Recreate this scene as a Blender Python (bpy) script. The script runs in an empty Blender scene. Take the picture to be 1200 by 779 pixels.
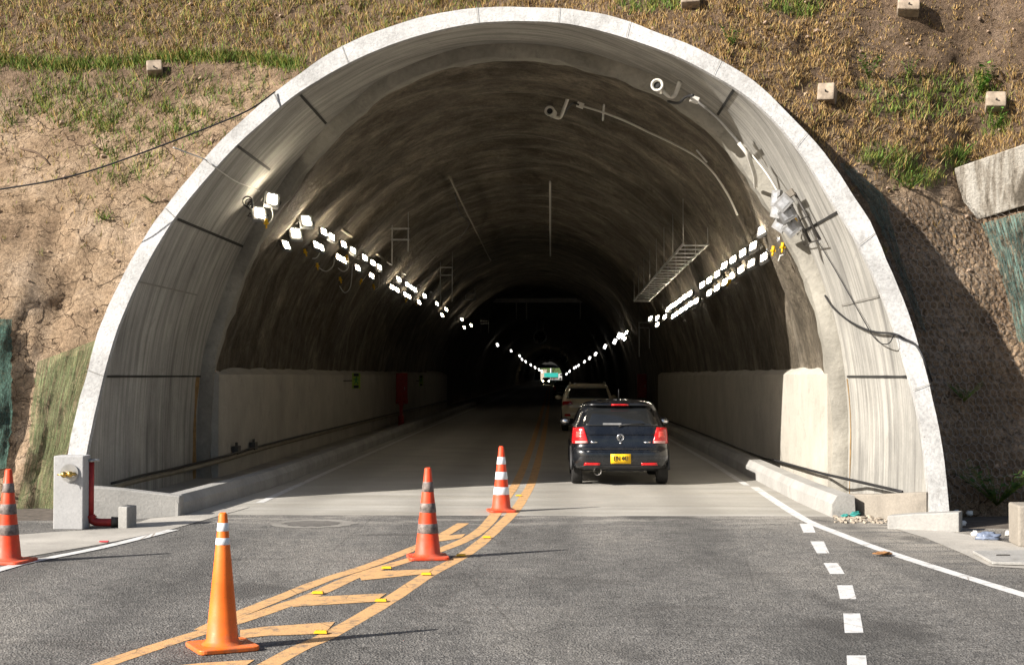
import bpy, bmesh, math, random
import numpy as np
from mathutils import Vector, Matrix, noise as mnoise

random.seed(7); rng = np.random.default_rng(7)
R = math.radians
scn = bpy.context.scene
col = scn.collection

# ------------------------------------------------------------------ camera
F, CX, CY, H = 1750.0, 600.0, 389.5, 1.9          # focal length in photo pixels, picture centre, eye height
YAW = math.atan((645 - CX) / F)
PIT = math.atan((440 - CY) / F * math.cos(YAW))
cam_d = bpy.data.cameras.new('camera'); cam = bpy.data.objects.new('camera', cam_d); col.objects.link(cam)
cam.location = (0, 0, H); cam.rotation_euler = (math.pi/2 + PIT, 0, YAW)
cam_d.sensor_width = 36; cam_d.lens = 36 * F / 1200; cam_d.clip_end = 6000; cam_d.clip_start = .1
scn.camera = cam

def ray(px, py):
    d = Vector(((px - CX)/F, 1.0, -(py - CY)/F))
    c, s = math.cos(PIT), math.sin(PIT); d = Vector((d.x, c*d.y - s*d.z, s*d.y + c*d.z))
    c, s = math.cos(YAW), math.sin(YAW); d = Vector((c*d.x - s*d.y, s*d.x + c*d.y, d.z))
    return d / d.y
def at(px, py, Y):                     # world point at depth Y seen at a photo pixel
    d = ray(px, py); return Vector((d.x*Y, Y, H + d.z*Y))
def gnd(px, py, z=0.0):
    d = ray(px, py); Y = (z - H)/d.z; return Vector((d.x*Y, Y, z))
# the mitred portal plane  Y = PY0 - PS*X + PK*Z
PS, PK = .20, .55
_g = gnd(1113.5, 620); PY0 = _g.y + PS*_g.x
def onplane(px, py, off=0.0):
    d = ray(px, py); t = (PY0 + off + PK*H)/(1 + PS*d.x - PK*d.z); return Vector((d.x*t, t, H + d.z*t))

OUT_PX = [(78.5,534),(86,489),(100,441),(110,400),(125,360),(145,318),(165,284),(189,247),(213,216.6),(249,173),(290,134.5),(324,106),(357,81),(400,53),(430,40),(472,25),(500,17),(540,10),(576,7),(600,7),(660,9),(720,17.6),(770,36),(810,53),(846,69),(877,88),(905,112),(939,148),(972.5,185),(1000,225),(1026,270),(1047.5,322),(1067,370),(1081.5,416),(1092,452),(1101,499),(1107,538.6),(1112.5,578),(1113.5,620)]
IN_PX = [(101.5,534),(107.7,501.5),(121.5,443),(126.6,422),(139,382),(156,343),(176,303),(204,256),(224,231),(249,201),(283,165),(321,132),(349.5,109),(385,88),(420,69),(440,60),(480,45),(520,34),(560,27),(600,25),(640,25.6),(680,31),(720,41),(760,54),(800,69),(831,86),(866,106),(895.5,129),(929,166),(960,212.5),(985,252.6),(994,265),(1011,296.5),(1028,333),(1045,375.6),(1056,409.5),(1066,442),(1078.6,496),(1084,538.6),(1088.5,578),(1090,601)]
def curve_xz(pxs, n, xl, xr):
    P = [onplane(*p) for p in pxs]
    a = [(p.x, p.z) for p in P]
    a = [(xl, -.35), (xl+.0, .2)] + a + ([(xr, .0)] if a[-1][1] > .05 else []) + [(xr, -.35)]
    a = np.array(a); s = np.r_[0, np.cumsum(np.hypot(*np.diff(a, axis=0).T))]
    t = np.linspace(0, s[-1], n)
    q = np.stack([np.interp(t, s, a[:,0]), np.interp(t, s, a[:,1])], 1)
    for _ in range(3):
        q[1:-1] = .25*q[:-2] + .5*q[1:-1] + .25*q[2:]
    return q
NC = 120
INNER = curve_xz(IN_PX, NC, -6.68, 4.74)
OUTER = curve_xz(OUT_PX, NC, -6.98, 4.97)
C0 = np.array([-.95, 2.0])
ARC = np.r_[0, np.cumsum(np.hypot(*np.diff(INNER, axis=0).T))]
def py_plane(x, z, off=0): return PY0 + off - PS*x + PK*max(z, 0)
_ang = np.unwrap(np.arctan2(INNER[:,1]-H, INNER[:,0]))
def onwall(px, py, inset=.06, sc=1.0):  # hit of the tunnel barrel, pulled inwards by inset
    d = ray(px, py); a = math.atan2(d.z, d.x)
    while a > max(_ang): a -= 2*math.pi
    while a < min(_ang): a += 2*math.pi
    x = np.interp(-a, -_ang, INNER[:,0]) ; z = np.interp(-a, -_ang, INNER[:,1])
    x = C0[0] + (x-C0[0])*sc; z = C0[1] + (z-C0[1])*sc
    r = math.hypot(x, z-H) - inset; Y = r/math.hypot(d.x, d.z)
    return Vector((d.x*Y, Y, H + d.z*Y))

# ------------------------------------------------------------------ helpers
def tag(o, label=None, cat=None, group=None, kind=None):
    if label: o['label'] = label
    if cat: o['category'] = cat
    if group: o['group'] = group
    if kind: o['kind'] = kind
    return o
def empty(name, loc=(0,0,0), rz=0, label=None, cat=None, group=None):
    o = bpy.data.objects.new(name, None); col.objects.link(o); o.location = loc; o.rotation_euler = (0,0,rz)
    o.empty_display_size = .2
    return tag(o, label, cat, group)
class MB:
    def __init__(s): s.v = []; s.f = []; s.m = []; s.sm = []; s.uv = {}
    def add(s, V, Fc, m=0, smooth=False):
        b = len(s.v); s.v += [tuple(p) for p in V]
        for f in Fc: s.f.append(tuple(b+i for i in f)); s.m.append(m); s.sm.append(smooth)
        return s
    def box(s, c, d, rot=None, m=0):
        c = Vector(c); h = Vector(d)/2
        V = [Vector((x*h.x, y*h.y, z*h.z)) for x in (-1,1) for y in (-1,1) for z in (-1,1)]
        if rot is not None: V = [rot @ p for p in V]
        return s.add([c+p for p in V], [(0,1,3,2),(4,6,7,5),(0,4,5,1),(2,3,7,6),(0,2,6,4),(1,5,7,3)], m)
    def tube(s, pts, r, n=8, m=0, closed=False, caps=True):
        pts = [Vector(p) for p in pts]; k = len(pts); V = []; Fc = []
        up = Vector((0,0,1)); prev = None
        for i, p in enumerate(pts):
            a = pts[i-1] if (i > 0 or closed) else p; b = pts[(i+1) % k] if (i < k-1 or closed) else p
            t = (b-a).normalized()
            if prev is None:
                x = t.cross(up)
                if x.length < .05: x = t.cross(Vector((1,0,0)))
            else: x = prev - t*prev.dot(t)
            x.normalize(); y = t.cross(x); prev = x
            rr = r[i] if isinstance(r, (list, tuple)) else r
            for j in range(n):
                q = 2*math.pi*j/n; V.append(p + x*math.cos(q)*rr + y*math.sin(q)*rr)
        for i in range(k if closed else k-1):
            for j in range(n):
                a = i*n+j; b = i*n+(j+1) % n; c = ((i+1) % k)*n+(j+1) % n; d = ((i+1) % k)*n+j
                Fc.append((a,b,c,d))
        if caps and not closed:
            Fc.append(tuple(range(n))[::-1]); Fc.append(tuple((k-1)*n+j for j in range(n)))
        return s.add(V, Fc, m, True)
    def lathe(s, prof, n=32, m=0, M=None, caps=True, smooth=True):
        V = []; Fc = []
        for r, z in prof:
            for j in range(n):
                q = 2*math.pi*j/n; p = Vector((r*math.cos(q), r*math.sin(q), z)); V.append(M @ p if M else p)
        for i in range(len(prof)-1):
            for j in range(n):
                Fc.append((i*n+j, i*n+(j+1) % n, (i+1)*n+(j+1) % n, (i+1)*n+j))
        if caps:
            Fc.append(tuple(range(n))[::-1]); Fc.append(tuple((len(prof)-1)*n+j for j in range(n)))
        return s.add(V, Fc, m, smooth)
    def grid(s, P, m=0, smooth=True):        # P[i][j] points
        a = len(P); b = len(P[0]); V = [p for row in P for p in row]
        return s.add(V, [(i*b+j, i*b+j+1, (i+1)*b+j+1, (i+1)*b+j) for i in range(a-1) for j in range(b-1)], m, smooth)
    def poly(s, pts, z0, z1, m=0):           # vertical prism
        n = len(pts); V = [(p[0],p[1],z0) for p in pts] + [(p[0],p[1],z1) for p in pts]
        return s.add(V, [tuple(range(n))[::-1], tuple(range(n, 2*n))] + [(i,(i+1) % n, n+(i+1) % n, n+i) for i in range(n)], m)
    def build(s, name, mats, parent=None, loc=None, bevel=0, solid=0, world=True, uv=None, label=None):
        me = bpy.data.meshes.new(name)
        off = Vector((0,0,0))
        if parent is not None and world: off = Vector(parent['_o']) if '_o' in parent else parent.location
        if loc is not None: off = Vector(loc)
        me.from_pydata([tuple(Vector(p)-off) for p in s.v], [], s.f)
        for m in (mats if isinstance(mats, (list, tuple)) else [mats]): me.materials.append(m)
        me.polygons.foreach_set('material_index', s.m); me.polygons.foreach_set('use_smooth', s.sm)
        if uv is not None:
            l = me.uv_layers.new(name='UVMap'); vi = np.empty(len(me.loops), np.int32); me.loops.foreach_get('vertex_index', vi)
            l.data.foreach_set('uv', np.asarray(uv, np.float32)[vi].ravel())
        me.validate(); me.update()
        bm = bmesh.new(); bm.from_mesh(me); 
        if uv is None and not solid: bmesh.ops.recalc_face_normals(bm, faces=bm.faces)
        bm.to_mesh(me); bm.free()
        o = bpy.data.objects.new(name, me); col.objects.link(o)
        if parent is not None: o.parent = parent
        elif loc is not None: o.location = loc
        if bevel:
            b = o.modifiers.new('bevel', 'BEVEL'); b.width = bevel; b.segments = 2; b.limit_method = 'ANGLE'; b.angle_limit = R(40)
        if solid:
            b = o.modifiers.new('solidify', 'SOLIDIFY'); b.thickness = abs(solid); b.offset = 0
        if label: o['label'] = label
        return o
def copy_tree(o, parent=None):
    c = o.copy(); col.objects.link(c)
    if parent is not None: c.parent = parent; c.matrix_parent_inverse = o.matrix_parent_inverse
    for ch in list(o.children): copy_tree(ch, c)
    return c
def np_mesh(name, V, Q, mats, mi=None, parent=None, smooth=False):
    V = np.asarray(V, np.float32); Q = np.asarray(Q, np.int32); k = Q.shape[1]
    me = bpy.data.meshes.new(name); me.vertices.add(len(V)); me.vertices.foreach_set('co', V.ravel())
    me.loops.add(Q.size); me.loops.foreach_set('vertex_index', Q.ravel())
    me.polygons.add(len(Q)); me.polygons.foreach_set('loop_start', np.arange(0, Q.size, k, dtype=np.int32))
    me.polygons.foreach_set('loop_total', np.full(len(Q), k, np.int32))
    for m in (mats if isinstance(mats, (list, tuple)) else [mats]): me.materials.append(m)
    if mi is not None: me.polygons.foreach_set('material_index', np.asarray(mi, np.int32))
    me.polygons.foreach_set('use_smooth', np.full(len(Q), smooth))
    me.update(calc_edges=True); me.validate()
    o = bpy.data.objects.new(name, me); col.objects.link(o)
    if parent is not None: o.parent = parent
    return o
def catmull(P, k=6):
    P = [Vector(p) for p in P]; out = []
    for i in range(len(P)-1):
        p0 = P[max(i-1,0)]; p1 = P[i]; p2 = P[i+1]; p3 = P[min(i+2, len(P)-1)]
        for j in range(k):
            t = j/k; out.append(.5*((2*p1)+(p2-p0)*t+(2*p0-5*p1+4*p2-p3)*t*t+(3*p1-p0-3*p2+p3)*t**3))
    return out + [P[-1]]

# ------------------------------------------------------------------ materials
class NT:
    def __init__(s, name):
        s.mat = bpy.data.materials.new(name); s.mat.use_nodes = True; s.t = s.mat.node_tree; s.n = s.t.nodes; s.l = s.t.links
        s.b = s.n['Principled BSDF']; s.out = s.n['Material Output']
    def node(s, typ, **kw):
        x = s.n.new(typ)
        for k, v in kw.items():
            if k in x.inputs.keys() if hasattr(x.inputs, 'keys') else False: x.inputs[k].default_value = v
            else: setattr(x, k, v)
        return x
    def coord(s, kind='Object', scale=(1,1,1)):
        if kind == 'World': c = s.n.new('ShaderNodeNewGeometry').outputs['Position']
        else: c = s.n.new('ShaderNodeTexCoord').outputs[kind]
        mp = s.n.new('ShaderNodeMapping'); mp.inputs['Scale'].default_value = scale; s.l.new(c, mp.inputs[0]); return mp.outputs[0]
    def noise(s, vec, scale, detail=4, rough=.6, dist=0):
        x = s.n.new('ShaderNodeTexNoise'); x.inputs['Scale'].default_value = scale; x.inputs['Detail'].default_value = detail
        x.inputs['Roughness'].default_value = rough; x.inputs['Distortion'].default_value = dist; s.l.new(vec, x.inputs['Vector']); return x.outputs['Fac']
    def voro(s, vec, scale, feature='F1'):
        x = s.n.new('ShaderNodeTexVoronoi'); x.feature = feature; x.inputs['Scale'].default_value = scale; s.l.new(vec, x.inputs['Vector']); return x.outputs['Distance']
    def ramp(s, fac, stops):
        x = s.n.new('ShaderNodeValToRGB'); e = x.color_ramp.elements
        while len(e) < len(stops): e.new(.5)
        for i, (p, c) in enumerate(stops):
            e[i].position = p; c = (c,c,c) if isinstance(c, (int,float)) else c; e[i].color = (*c, 1)
        s.l.new(fac, x.inputs[0]); return x.outputs['Color']
    def mix(s, fac, a, b, mode='MIX'):
        x = s.n.new('ShaderNodeMix'); x.data_type = 'RGBA'; x.blend_type = mode
        for sock, v in ((x.inputs[0], fac), (x.inputs[6], a), (x.inputs[7], b)):
            if hasattr(v, 'is_output') or isinstance(v, bpy.types.NodeSocket): s.l.new(v, sock)
            elif isinstance(v, (int, float)): sock.default_value = v
            else: sock.default_value = (*v, 1)
        return x.outputs[2]
    def math(s, op, a, b=0.0, clamp=False):
        x = s.n.new('ShaderNodeMath'); x.operation = op; x.use_clamp = clamp
        for i, v in enumerate((a, b)):
            if isinstance(v, bpy.types.NodeSocket): s.l.new(v, x.inputs[i])
            else: x.inputs[i].default_value = v
        return x.outputs[0]
    def bump(s, h, strength=.5, dist=.02, prev=None):
        x = s.n.new('ShaderNodeBump'); x.inputs['Strength'].default_value = strength; x.inputs['Distance'].default_value = dist
        s.l.new(h, x.inputs['Height'])
        if prev is not None: s.l.new(prev, x.inputs['Normal'])
        return x.outputs['Normal']
    def done(s, color, rough=.9, normal=None, metal=0, spec=.3):
        if isinstance(color, bpy.types.NodeSocket): s.l.new(color, s.b.inputs['Base Color'])
        else: s.b.inputs['Base Color'].default_value = (*color, 1)
        if isinstance(rough, bpy.types.NodeSocket): s.l.new(rough, s.b.inputs['Roughness'])
        else: s.b.inputs['Roughness'].default_value = rough
        if normal is not None: s.l.new(normal, s.b.inputs['Normal'])
        s.b.inputs['Metallic'].default_value = metal; s.b.inputs['Specular IOR Level'].default_value = spec
        return s.mat
def simple(name, c, rough=.6, metal=0, var=.25, scale=6, bump=0, spec=.4, kind='Object'):
    t = NT(name); v = t.coord(kind); n = t.noise(v, scale, 5)
    cc = t.ramp(n, [(.25, tuple(x*(1-var) for x in c)), (.75, tuple(min(1, x*(1+var)) for x in c))])
    return t.done(cc, rough, t.bump(n, bump, .01) if bump else None, metal, spec)
def emis(name, c, st):
    t = NT(name); t.b.inputs['Emission Color'].default_value = (*c,1); t.b.inputs['Emission Strength'].default_value = st
    return t.done(c, .4)

def asphalt_mat():
    t = NT('asphalt'); w = t.coord('World')
    fine = t.noise(w, 26, 4, .8); med = t.noise(w, 5, 4, .65); big = t.noise(t.coord('World', (.5,.16,1)), 1.0, 4, .6)
    spk = t.voro(w, 62)
    c = t.ramp(fine, [(.34,(.07,.067,.063)),(.5,(.15,.145,.137)),(.64,(.285,.275,.26))])
    c = t.mix(.55, c, t.ramp(med, [(.36,(.62,.62,.62)),(.62,(1.25,1.23,1.2))]), 'MULTIPLY')
    c = t.mix(.8, c, t.ramp(big, [(.36,(.58,.58,.58)),(.5,(1.0,.99,.98)),(.62,(1.32,1.29,1.24))]), 'MULTIPLY')
    # stretches of dust and short transverse scuffs
    sc = t.noise(t.coord('World', (.45,3.2,1)), 1.6, 5, .7)
    c = t.mix(t.ramp(sc, [(.60,0),(.72,.35)]), c, (.30,.28,.25))
    c = t.mix(t.ramp(t.noise(t.coord('World', (.35,1.6,1)), 1.1, 4), [(.60,0),(.72,.55)]), c, (.055,.05,.047))
    sepx = t.n.new('ShaderNodeSeparateXYZ'); t.l.new(w, sepx.inputs[0])
    edge = t.math('MULTIPLY', t.ramp(t.math('MULTIPLY', sepx.outputs[0], .1), [(.27,0),(.42,1)]), t.ramp(t.math('MULTIPLY', sepx.outputs[1], .05), [(.70,0),(.86,1)]))
    dn = t.noise(t.coord('World', (.7,2.6,1)), 1.4, 6, .7)
    c = t.mix(t.math('MULTIPLY', edge, t.ramp(dn, [(.40,.1),(.58,.95)])), c, (.36,.33,.285))
    slab_edge = t.math('MULTIPLY', t.ramp(t.math('MULTIPLY', sepx.outputs[1], .05), [(.90,0),(1.0,.7)]), t.ramp(t.noise(t.coord('World', (.8,2,1)), 1.1, 6, .7), [(.5,0),(.62,1)]))
    c = t.mix(slab_edge, c, (.38,.355,.315))
    # wheel paths, an old oil-dark patch and its pale rim
    trk = t.math('SINE', t.math('ADD', t.math('MULTIPLY', sepx.outputs[0], 3.6), t.math('MULTIPLY', t.noise(w, .35, 2), 2.2)))
    c = t.mix(t.math('MULTIPLY', t.ramp(trk, [(.35,0),(1.0,.42)]), t.ramp(t.noise(t.coord('World', (1,.25,1)), 1.7, 5, .65), [(.38,.2),(.6,1)])), c, (.065,.063,.06))
    oil = t.noise(t.coord('World', (1.1,.5,1)), .55, 4, .6)
    c = t.mix(t.ramp(oil, [(.58,0),(.64,.6)]), c, (.058,.055,.052))
    drip = t.voro(t.coord('World', (1,.8,1)), 1.5)
    c = t.mix(t.ramp(t.math('ADD', drip, t.math('MULTIPLY', t.noise(w, 11, 3), .05)), [(.075,.55),(.10,0)]), c, (.04,.038,.036))
    # thin cracks
    cr = t.voro(t.coord('World', (.55,.35,1)), .8, 'DISTANCE_TO_EDGE')
    wob = t.math('ADD', cr, t.math('MULTIPLY', t.noise(w, 7, 3), .012))
    c = t.mix(t.ramp(wob, [(.0055,.6),(.0085,0)]), c, (.03,.028,.026))
    n = t.bump(t.math('ADD', t.math('MULTIPLY', spk, 1.0), fine), 1.0, .012)
    return t.done(c, .88, n, spec=.25)
def concrete_mat(name, base, var=.25, streak=None, stain=.5, bump=.25, kind='World', fine=30):
    t = NT(name); w = t.coord(kind)
    big = t.noise(w, .9, 5, .62); fi = t.noise(w, fine, 4, .7); pit = t.voro(w, 9)
    lo = tuple(x*(1-var) for x in base); hi = tuple(min(.9, x*(1+var*.6)) for x in base)
    c = t.ramp(big, [(.28, lo), (.7, hi)])
    c = t.mix(.5, c, t.ramp(fi, [(.3,.72),(.7,1.12)]), 'MULTIPLY')
    if streak:
        uv = t.coord('UV', streak); s1 = t.noise(uv, 1.0, 6, .65); s2 = t.noise(t.coord('UV', (streak[0]*2.2, streak[1]*3.1, 1)), 1.0, 3, .6)
        c = t.mix(.85, c, t.ramp(s1, [(.34,(.58,.57,.56)),(.5,(.97,.96,.94)),(.64,(1.2,1.18,1.14))]), 'MULTIPLY')
        c = t.mix(.6, c, t.ramp(s2, [(.33,(.55,.54,.52)),(.5,(1,1,1)),(.72,(1.15,1.14,1.1))]), 'MULTIPLY')
    st = t.noise(w, 2.3, 6, .7, .6)
    c = t.mix(t.ramp(st, [(.56,0),(.75,stain)]), c, tuple(x*.45 for x in base))
    c = t.mix(t.ramp(pit, [(.035,.7),(.06,0)]), c, tuple(x*.25 for x in base))
    return t.done(c, .88, t.bump(t.math('ADD', fi, t.math('MULTIPLY', st, .6)), bump, .02), spec=.25)
def rim_mat():
    t = NT('rim_concrete'); w = t.coord('World'); big = t.noise(w, 1.1, 6, .65); f = t.noise(w, 24, 5, .75); st = t.noise(t.coord('World', (6,6,1.1)), 1.0, 6, .7, .5); pit = t.voro(w, 7)
    c = t.ramp(big, [(.34,(.30,.295,.285)),(.5,(.39,.385,.375)),(.64,(.46,.455,.45))])
    c = t.mix(.8, c, t.ramp(f, [(.34,.66),(.62,1.12)]), 'MULTIPLY')
    c = t.mix(t.ramp(st, [(.56,0),(.68,.5)]), c, (.20,.19,.175))
    c = t.mix(t.ramp(t.noise(w, 3.1, 6, .75, .8), [(.60,0),(.68,.55)]), c, (.24,.22,.195))
    c = t.mix(t.ramp(pit, [(.05,.8),(.075,0)]), c, (.13,.12,.11))
    return t.done(c, .88, t.bump(t.math('ADD', f, t.math('MULTIPLY', big, 2)), .6, .03), spec=.25)
def cone_mat(name, c):
    t = NT(name); w = t.coord('Object'); n = t.noise(w, 9, 5, .7); sc = t.noise(t.coord('Object', (1,1,2.5)), 14, 5, .75, .6); fade = t.noise(w, 3.5, 3)
    cc = t.ramp(fade, [(.3, tuple(x*.82 for x in c)), (.7, tuple(min(1, x*1.12+.012) for x in c))])
    cc = t.mix(t.ramp(sc, [(.60,0),(.70,.6)]), cc, (.16,.07,.04))
    sep = t.n.new('ShaderNodeSeparateXYZ'); t.l.new(w, sep.inputs[0])
    low = t.math('MULTIPLY', t.ramp(sep.outputs[2], [(.03,1),(.25,0)]), t.ramp(n, [(.38,0),(.6,.55)]))
    cc = t.mix(low, cc, (.20,.12,.08))
    return t.done(cc, t.ramp(n, [(.3,.42),(.7,.65)]), t.bump(sc, .15, .004), spec=.4)
def beam_mat():
    t = NT('weathered_beam'); w = t.coord('World'); st = t.noise(t.coord('World', (5,5,.7)), 1.0, 6, .65, .4); f = t.noise(w, 22, 5, .75)
    c = t.ramp(st, [(.38,(.10,.085,.065)),(.47,(.24,.21,.17)),(.54,(.37,.34,.29)),(.66,(.44,.41,.36))])
    c = t.mix(.7, c, t.ramp(f, [(.33,.5),(.62,1.15)]), 'MULTIPLY')
    return t.done(c, .9, t.bump(t.math('ADD', st, t.math('MULTIPLY', f, .7)), .9, .04), spec=.2)
def shotcrete_mat():
    t = NT('shotcrete'); w = t.coord('World'); uv = t.coord('UV', (.5,1.0,1))
    a = t.noise(uv, 1.0, 7, .62, .4); b = t.noise(w, .9, 6, .7); f = t.noise(w, 14, 5, .75)
    c = t.ramp(a, [(.32,(.09,.074,.052)),(.5,(.15,.125,.092)),(.66,(.24,.203,.155))])
    lump = t.noise(w, 3.2, 6, .7, .5)
    c = t.mix(.75, c, t.ramp(b, [(.34,.5),(.62,1.25)]), 'MULTIPLY'); c = t.mix(.7, c, t.ramp(lump, [(.36,.55),(.62,1.3)]), 'MULTIPLY'); c = t.mix(.7, c, t.ramp(f, [(.34,.55),(.64,1.25)]), 'MULTIPLY')
    drip = t.noise(t.coord('UV', (.12,2.6,1)), 1.0, 5, .6)
    c = t.mix(t.ramp(drip, [(.58,0),(.72,.4)]), c, (.34,.30,.24))
    c = t.mix(t.ramp(t.noise(t.coord('UV', (.5,.5,1)), 1.0, 5, .65, .8), [(.54,0),(.66,.6)]), c, (.075,.062,.045))
    n = t.bump(a, 1.0, .25); n = t.bump(lump, .9, .15, n); n = t.bump(f, .9, .05, n)
    return t.done(c, .9, n, spec=.2)
def tunnel_road_mat():
    t = NT('tunnel_concrete_road'); w = t.coord('World'); tr = t.noise(t.coord('World', (.12,2.2,1)), 1.5, 5, .65)
    b = t.noise(w, .8, 5); f = t.noise(w, 26, 4, .7)
    c = t.ramp(tr, [(.3,(.31,.29,.25)),(.5,(.38,.36,.32)),(.7,(.44,.42,.385))])
    c = t.mix(.6, c, t.ramp(b, [(.3,.7),(.7,1.15)]), 'MULTIPLY'); c = t.mix(.5, c, t.ramp(f, [(.3,.7),(.7,1.15)]), 'MULTIPLY')
    # two darker wheel tracks per lane
    sep = t.n.new('ShaderNodeSeparateXYZ'); t.l.new(w, sep.inputs[0])
    ph = t.math('SINE', t.math('MULTIPLY', t.math('ADD', sep.outputs[0], .35), 3.3))
    c = t.mix(t.math('MULTIPLY', t.math('MAXIMUM', ph, 0.0), .3), c, (.14,.13,.11))
    return t.done(c, t.ramp(tr, [(.35,.55),(.65,.75)]), t.bump(t.math('ADD', f, tr), .35, .015), spec=.4)
def paint_mat(name, c, wear=.5, under=(.13,.12,.11)):
    t = NT(name); w = t.coord('World'); n = t.noise(w, 7, 6, .75); f = t.noise(w, 45, 3, .7)
    cc = t.mix(.55, c, t.ramp(f, [(.3,.72),(.7,1.12)]), 'MULTIPLY')
    cc = t.mix(t.ramp(t.math('ADD', n, t.math('MULTIPLY', f, .25)), [(.64,0),(.78,wear)]), cc, under)
    cr = t.math('ADD', t.voro(t.coord('World', (.8,.5,1)), 1.6, 'DISTANCE_TO_EDGE'), t.math('MULTIPLY', t.noise(w, 9, 3), .01))
    cc = t.mix(t.ramp(cr, [(.007,.8),(.010,0)]), cc, (.16,.11,.06))
    return t.done(cc, .75, t.bump(f, .5, .01), spec=.3)
def soil_mat():
    t = NT('hill_soil'); w = t.coord('World'); at_ = t.n.new('ShaderNodeAttribute'); at_.attribute_name = 'region'
    sep = t.n.new('ShaderNodeSeparateColor'); t.l.new(at_.outputs['Color'], sep.inputs[0])
    big = t.noise(w, 1.1, 6, .65); f = t.noise(w, 14, 6, .75); ff = t.noise(w, 55, 3, .7)
    dry = t.ramp(big, [(.34,(.24,.165,.105)),(.52,(.385,.275,.178)),(.68,(.49,.37,.262))])
    brn = t.ramp(big, [(.3,(.125,.085,.055)),(.55,(.20,.14,.095)),(.75,(.28,.205,.15))])
    c = t.mix(sep.outputs['Red'], brn, dry)
    c = t.mix(.85, c, t.ramp(f, [(.34,.42),(.5,.95),(.64,1.3)]), 'MULTIPLY'); c = t.mix(.7, c, t.ramp(ff, [(.34,.5),(.64,1.3)]), 'MULTIPLY')
    # drying cracks in the bare clay (left), stone bed under the netting (right)
    dist = t.n.new('ShaderNodeVectorMath'); dist.operation = 'ADD'
    nz = t.n.new('ShaderNodeTexNoise'); nz.inputs['Scale'].default_value = 2.6; nz.inputs['Detail'].default_value = 5; t.l.new(w, nz.inputs['Vector'])
    sc = t.n.new('ShaderNodeVectorMath'); sc.operation = 'SCALE'; sc.inputs['Scale'].default_value = .55; t.l.new(nz.outputs['Color'], sc.inputs[0])
    t.l.new(w, dist.inputs[0]); t.l.new(sc.outputs[0], dist.inputs[1])
    e = t.voro(dist.outputs[0], 2.2, 'DISTANCE_TO_EDGE'); e2 = t.voro(dist.outputs[0], 4.6, 'DISTANCE_TO_EDGE')
    gate = t.ramp(t.noise(w, .9, 3), [(.42,0),(.54,1)])
    ck = t.math('MULTIPLY', t.math('MULTIPLY', t.ramp(e, [(.004,1),(.014,0)]), gate), sep.outputs['Red'])
    ck2 = t.math('MULTIPLY', t.math('MULTIPLY', t.ramp(e2, [(.004,.8),(.02,0)]), t.ramp(t.noise(w, 1.7, 3), [(.5,0),(.62,1)])), sep.outputs['Red'])
    ck = t.math('MAXIMUM', ck, ck2)
    c = t.mix(t.math('MULTIPLY', ck, .85), c, (.07,.045,.03))
    st = t.voro(dist.outputs[0], 8.5)
    hgt = t.math('ADD', t.math('MULTIPLY', f, .5), t.math('MULTIPLY', ck, -.9))
    hgt = t.math('ADD', hgt, t.math('MULTIPLY', t.math('MULTIPLY', st, -1.6), sep.outputs['Blue']))
    return t.done(c, .95, t.bump(t.math('ADD', hgt, t.math('MULTIPLY', ff, .35)), 1.0, .11), spec=.1)
def net_mat(name, c, alpha, uscale=(46,3,1)):
    t = NT(name); uv = t.coord('UV', uscale); n = t.noise(uv, 1.0, 4, .65, .5); n2 = t.noise(t.coord('World'), 6, 6, .75); fi = t.noise(t.coord('World'), 45, 3, .7)
    cc = t.ramp(n, [(.32, tuple(x*.4 for x in c)), (.48, c), (.62, tuple(min(1, x*1.7+.02) for x in c))])
    cc = t.mix(.7, cc, t.ramp(n2, [(.3,(.5,.5,.5)),(.55,(1,1,1)),(.72,(1.35,1.15,1.0))]), 'MULTIPLY'); cc = t.mix(.5, cc, t.ramp(fi, [(.3,.5),(.7,1.3)]), 'MULTIPLY')
    tr = t.n.new('ShaderNodeBsdfTransparent'); mx = t.n.new('ShaderNodeMixShader')
    m = t.done(cc, .85, t.bump(n, 1.0, .05), spec=.15)
    g = t.noise(t.coord('UV', (uscale[0]*1.6, uscale[1]*2.5, 1)), 1.0, 3, .6)
    t.l.new(t.math('ADD', t.ramp(g, [(.44, alpha*.5), (.58, min(1, alpha*2.6))]), t.math('MULTIPLY', t.ramp(n2, [(.6,0),(.7,1)]), .35), True), mx.inputs[0])
    t.l.new(tr.outputs[0], mx.inputs[2]); t.l.new(t.b.outputs[0], mx.inputs[1]); t.l.new(mx.outputs[0], t.out.inputs['Surface'])
    return m
def blade_mat(name, c):
    t = NT(name); n = t.noise(t.coord('World'), 5, 3)
    cc = t.ramp(n, [(.3, tuple(x*.65 for x in c)), (.7, tuple(x*1.3 for x in c))])
    m = t.done(cc, .7, spec=.2); 
    return m
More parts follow.
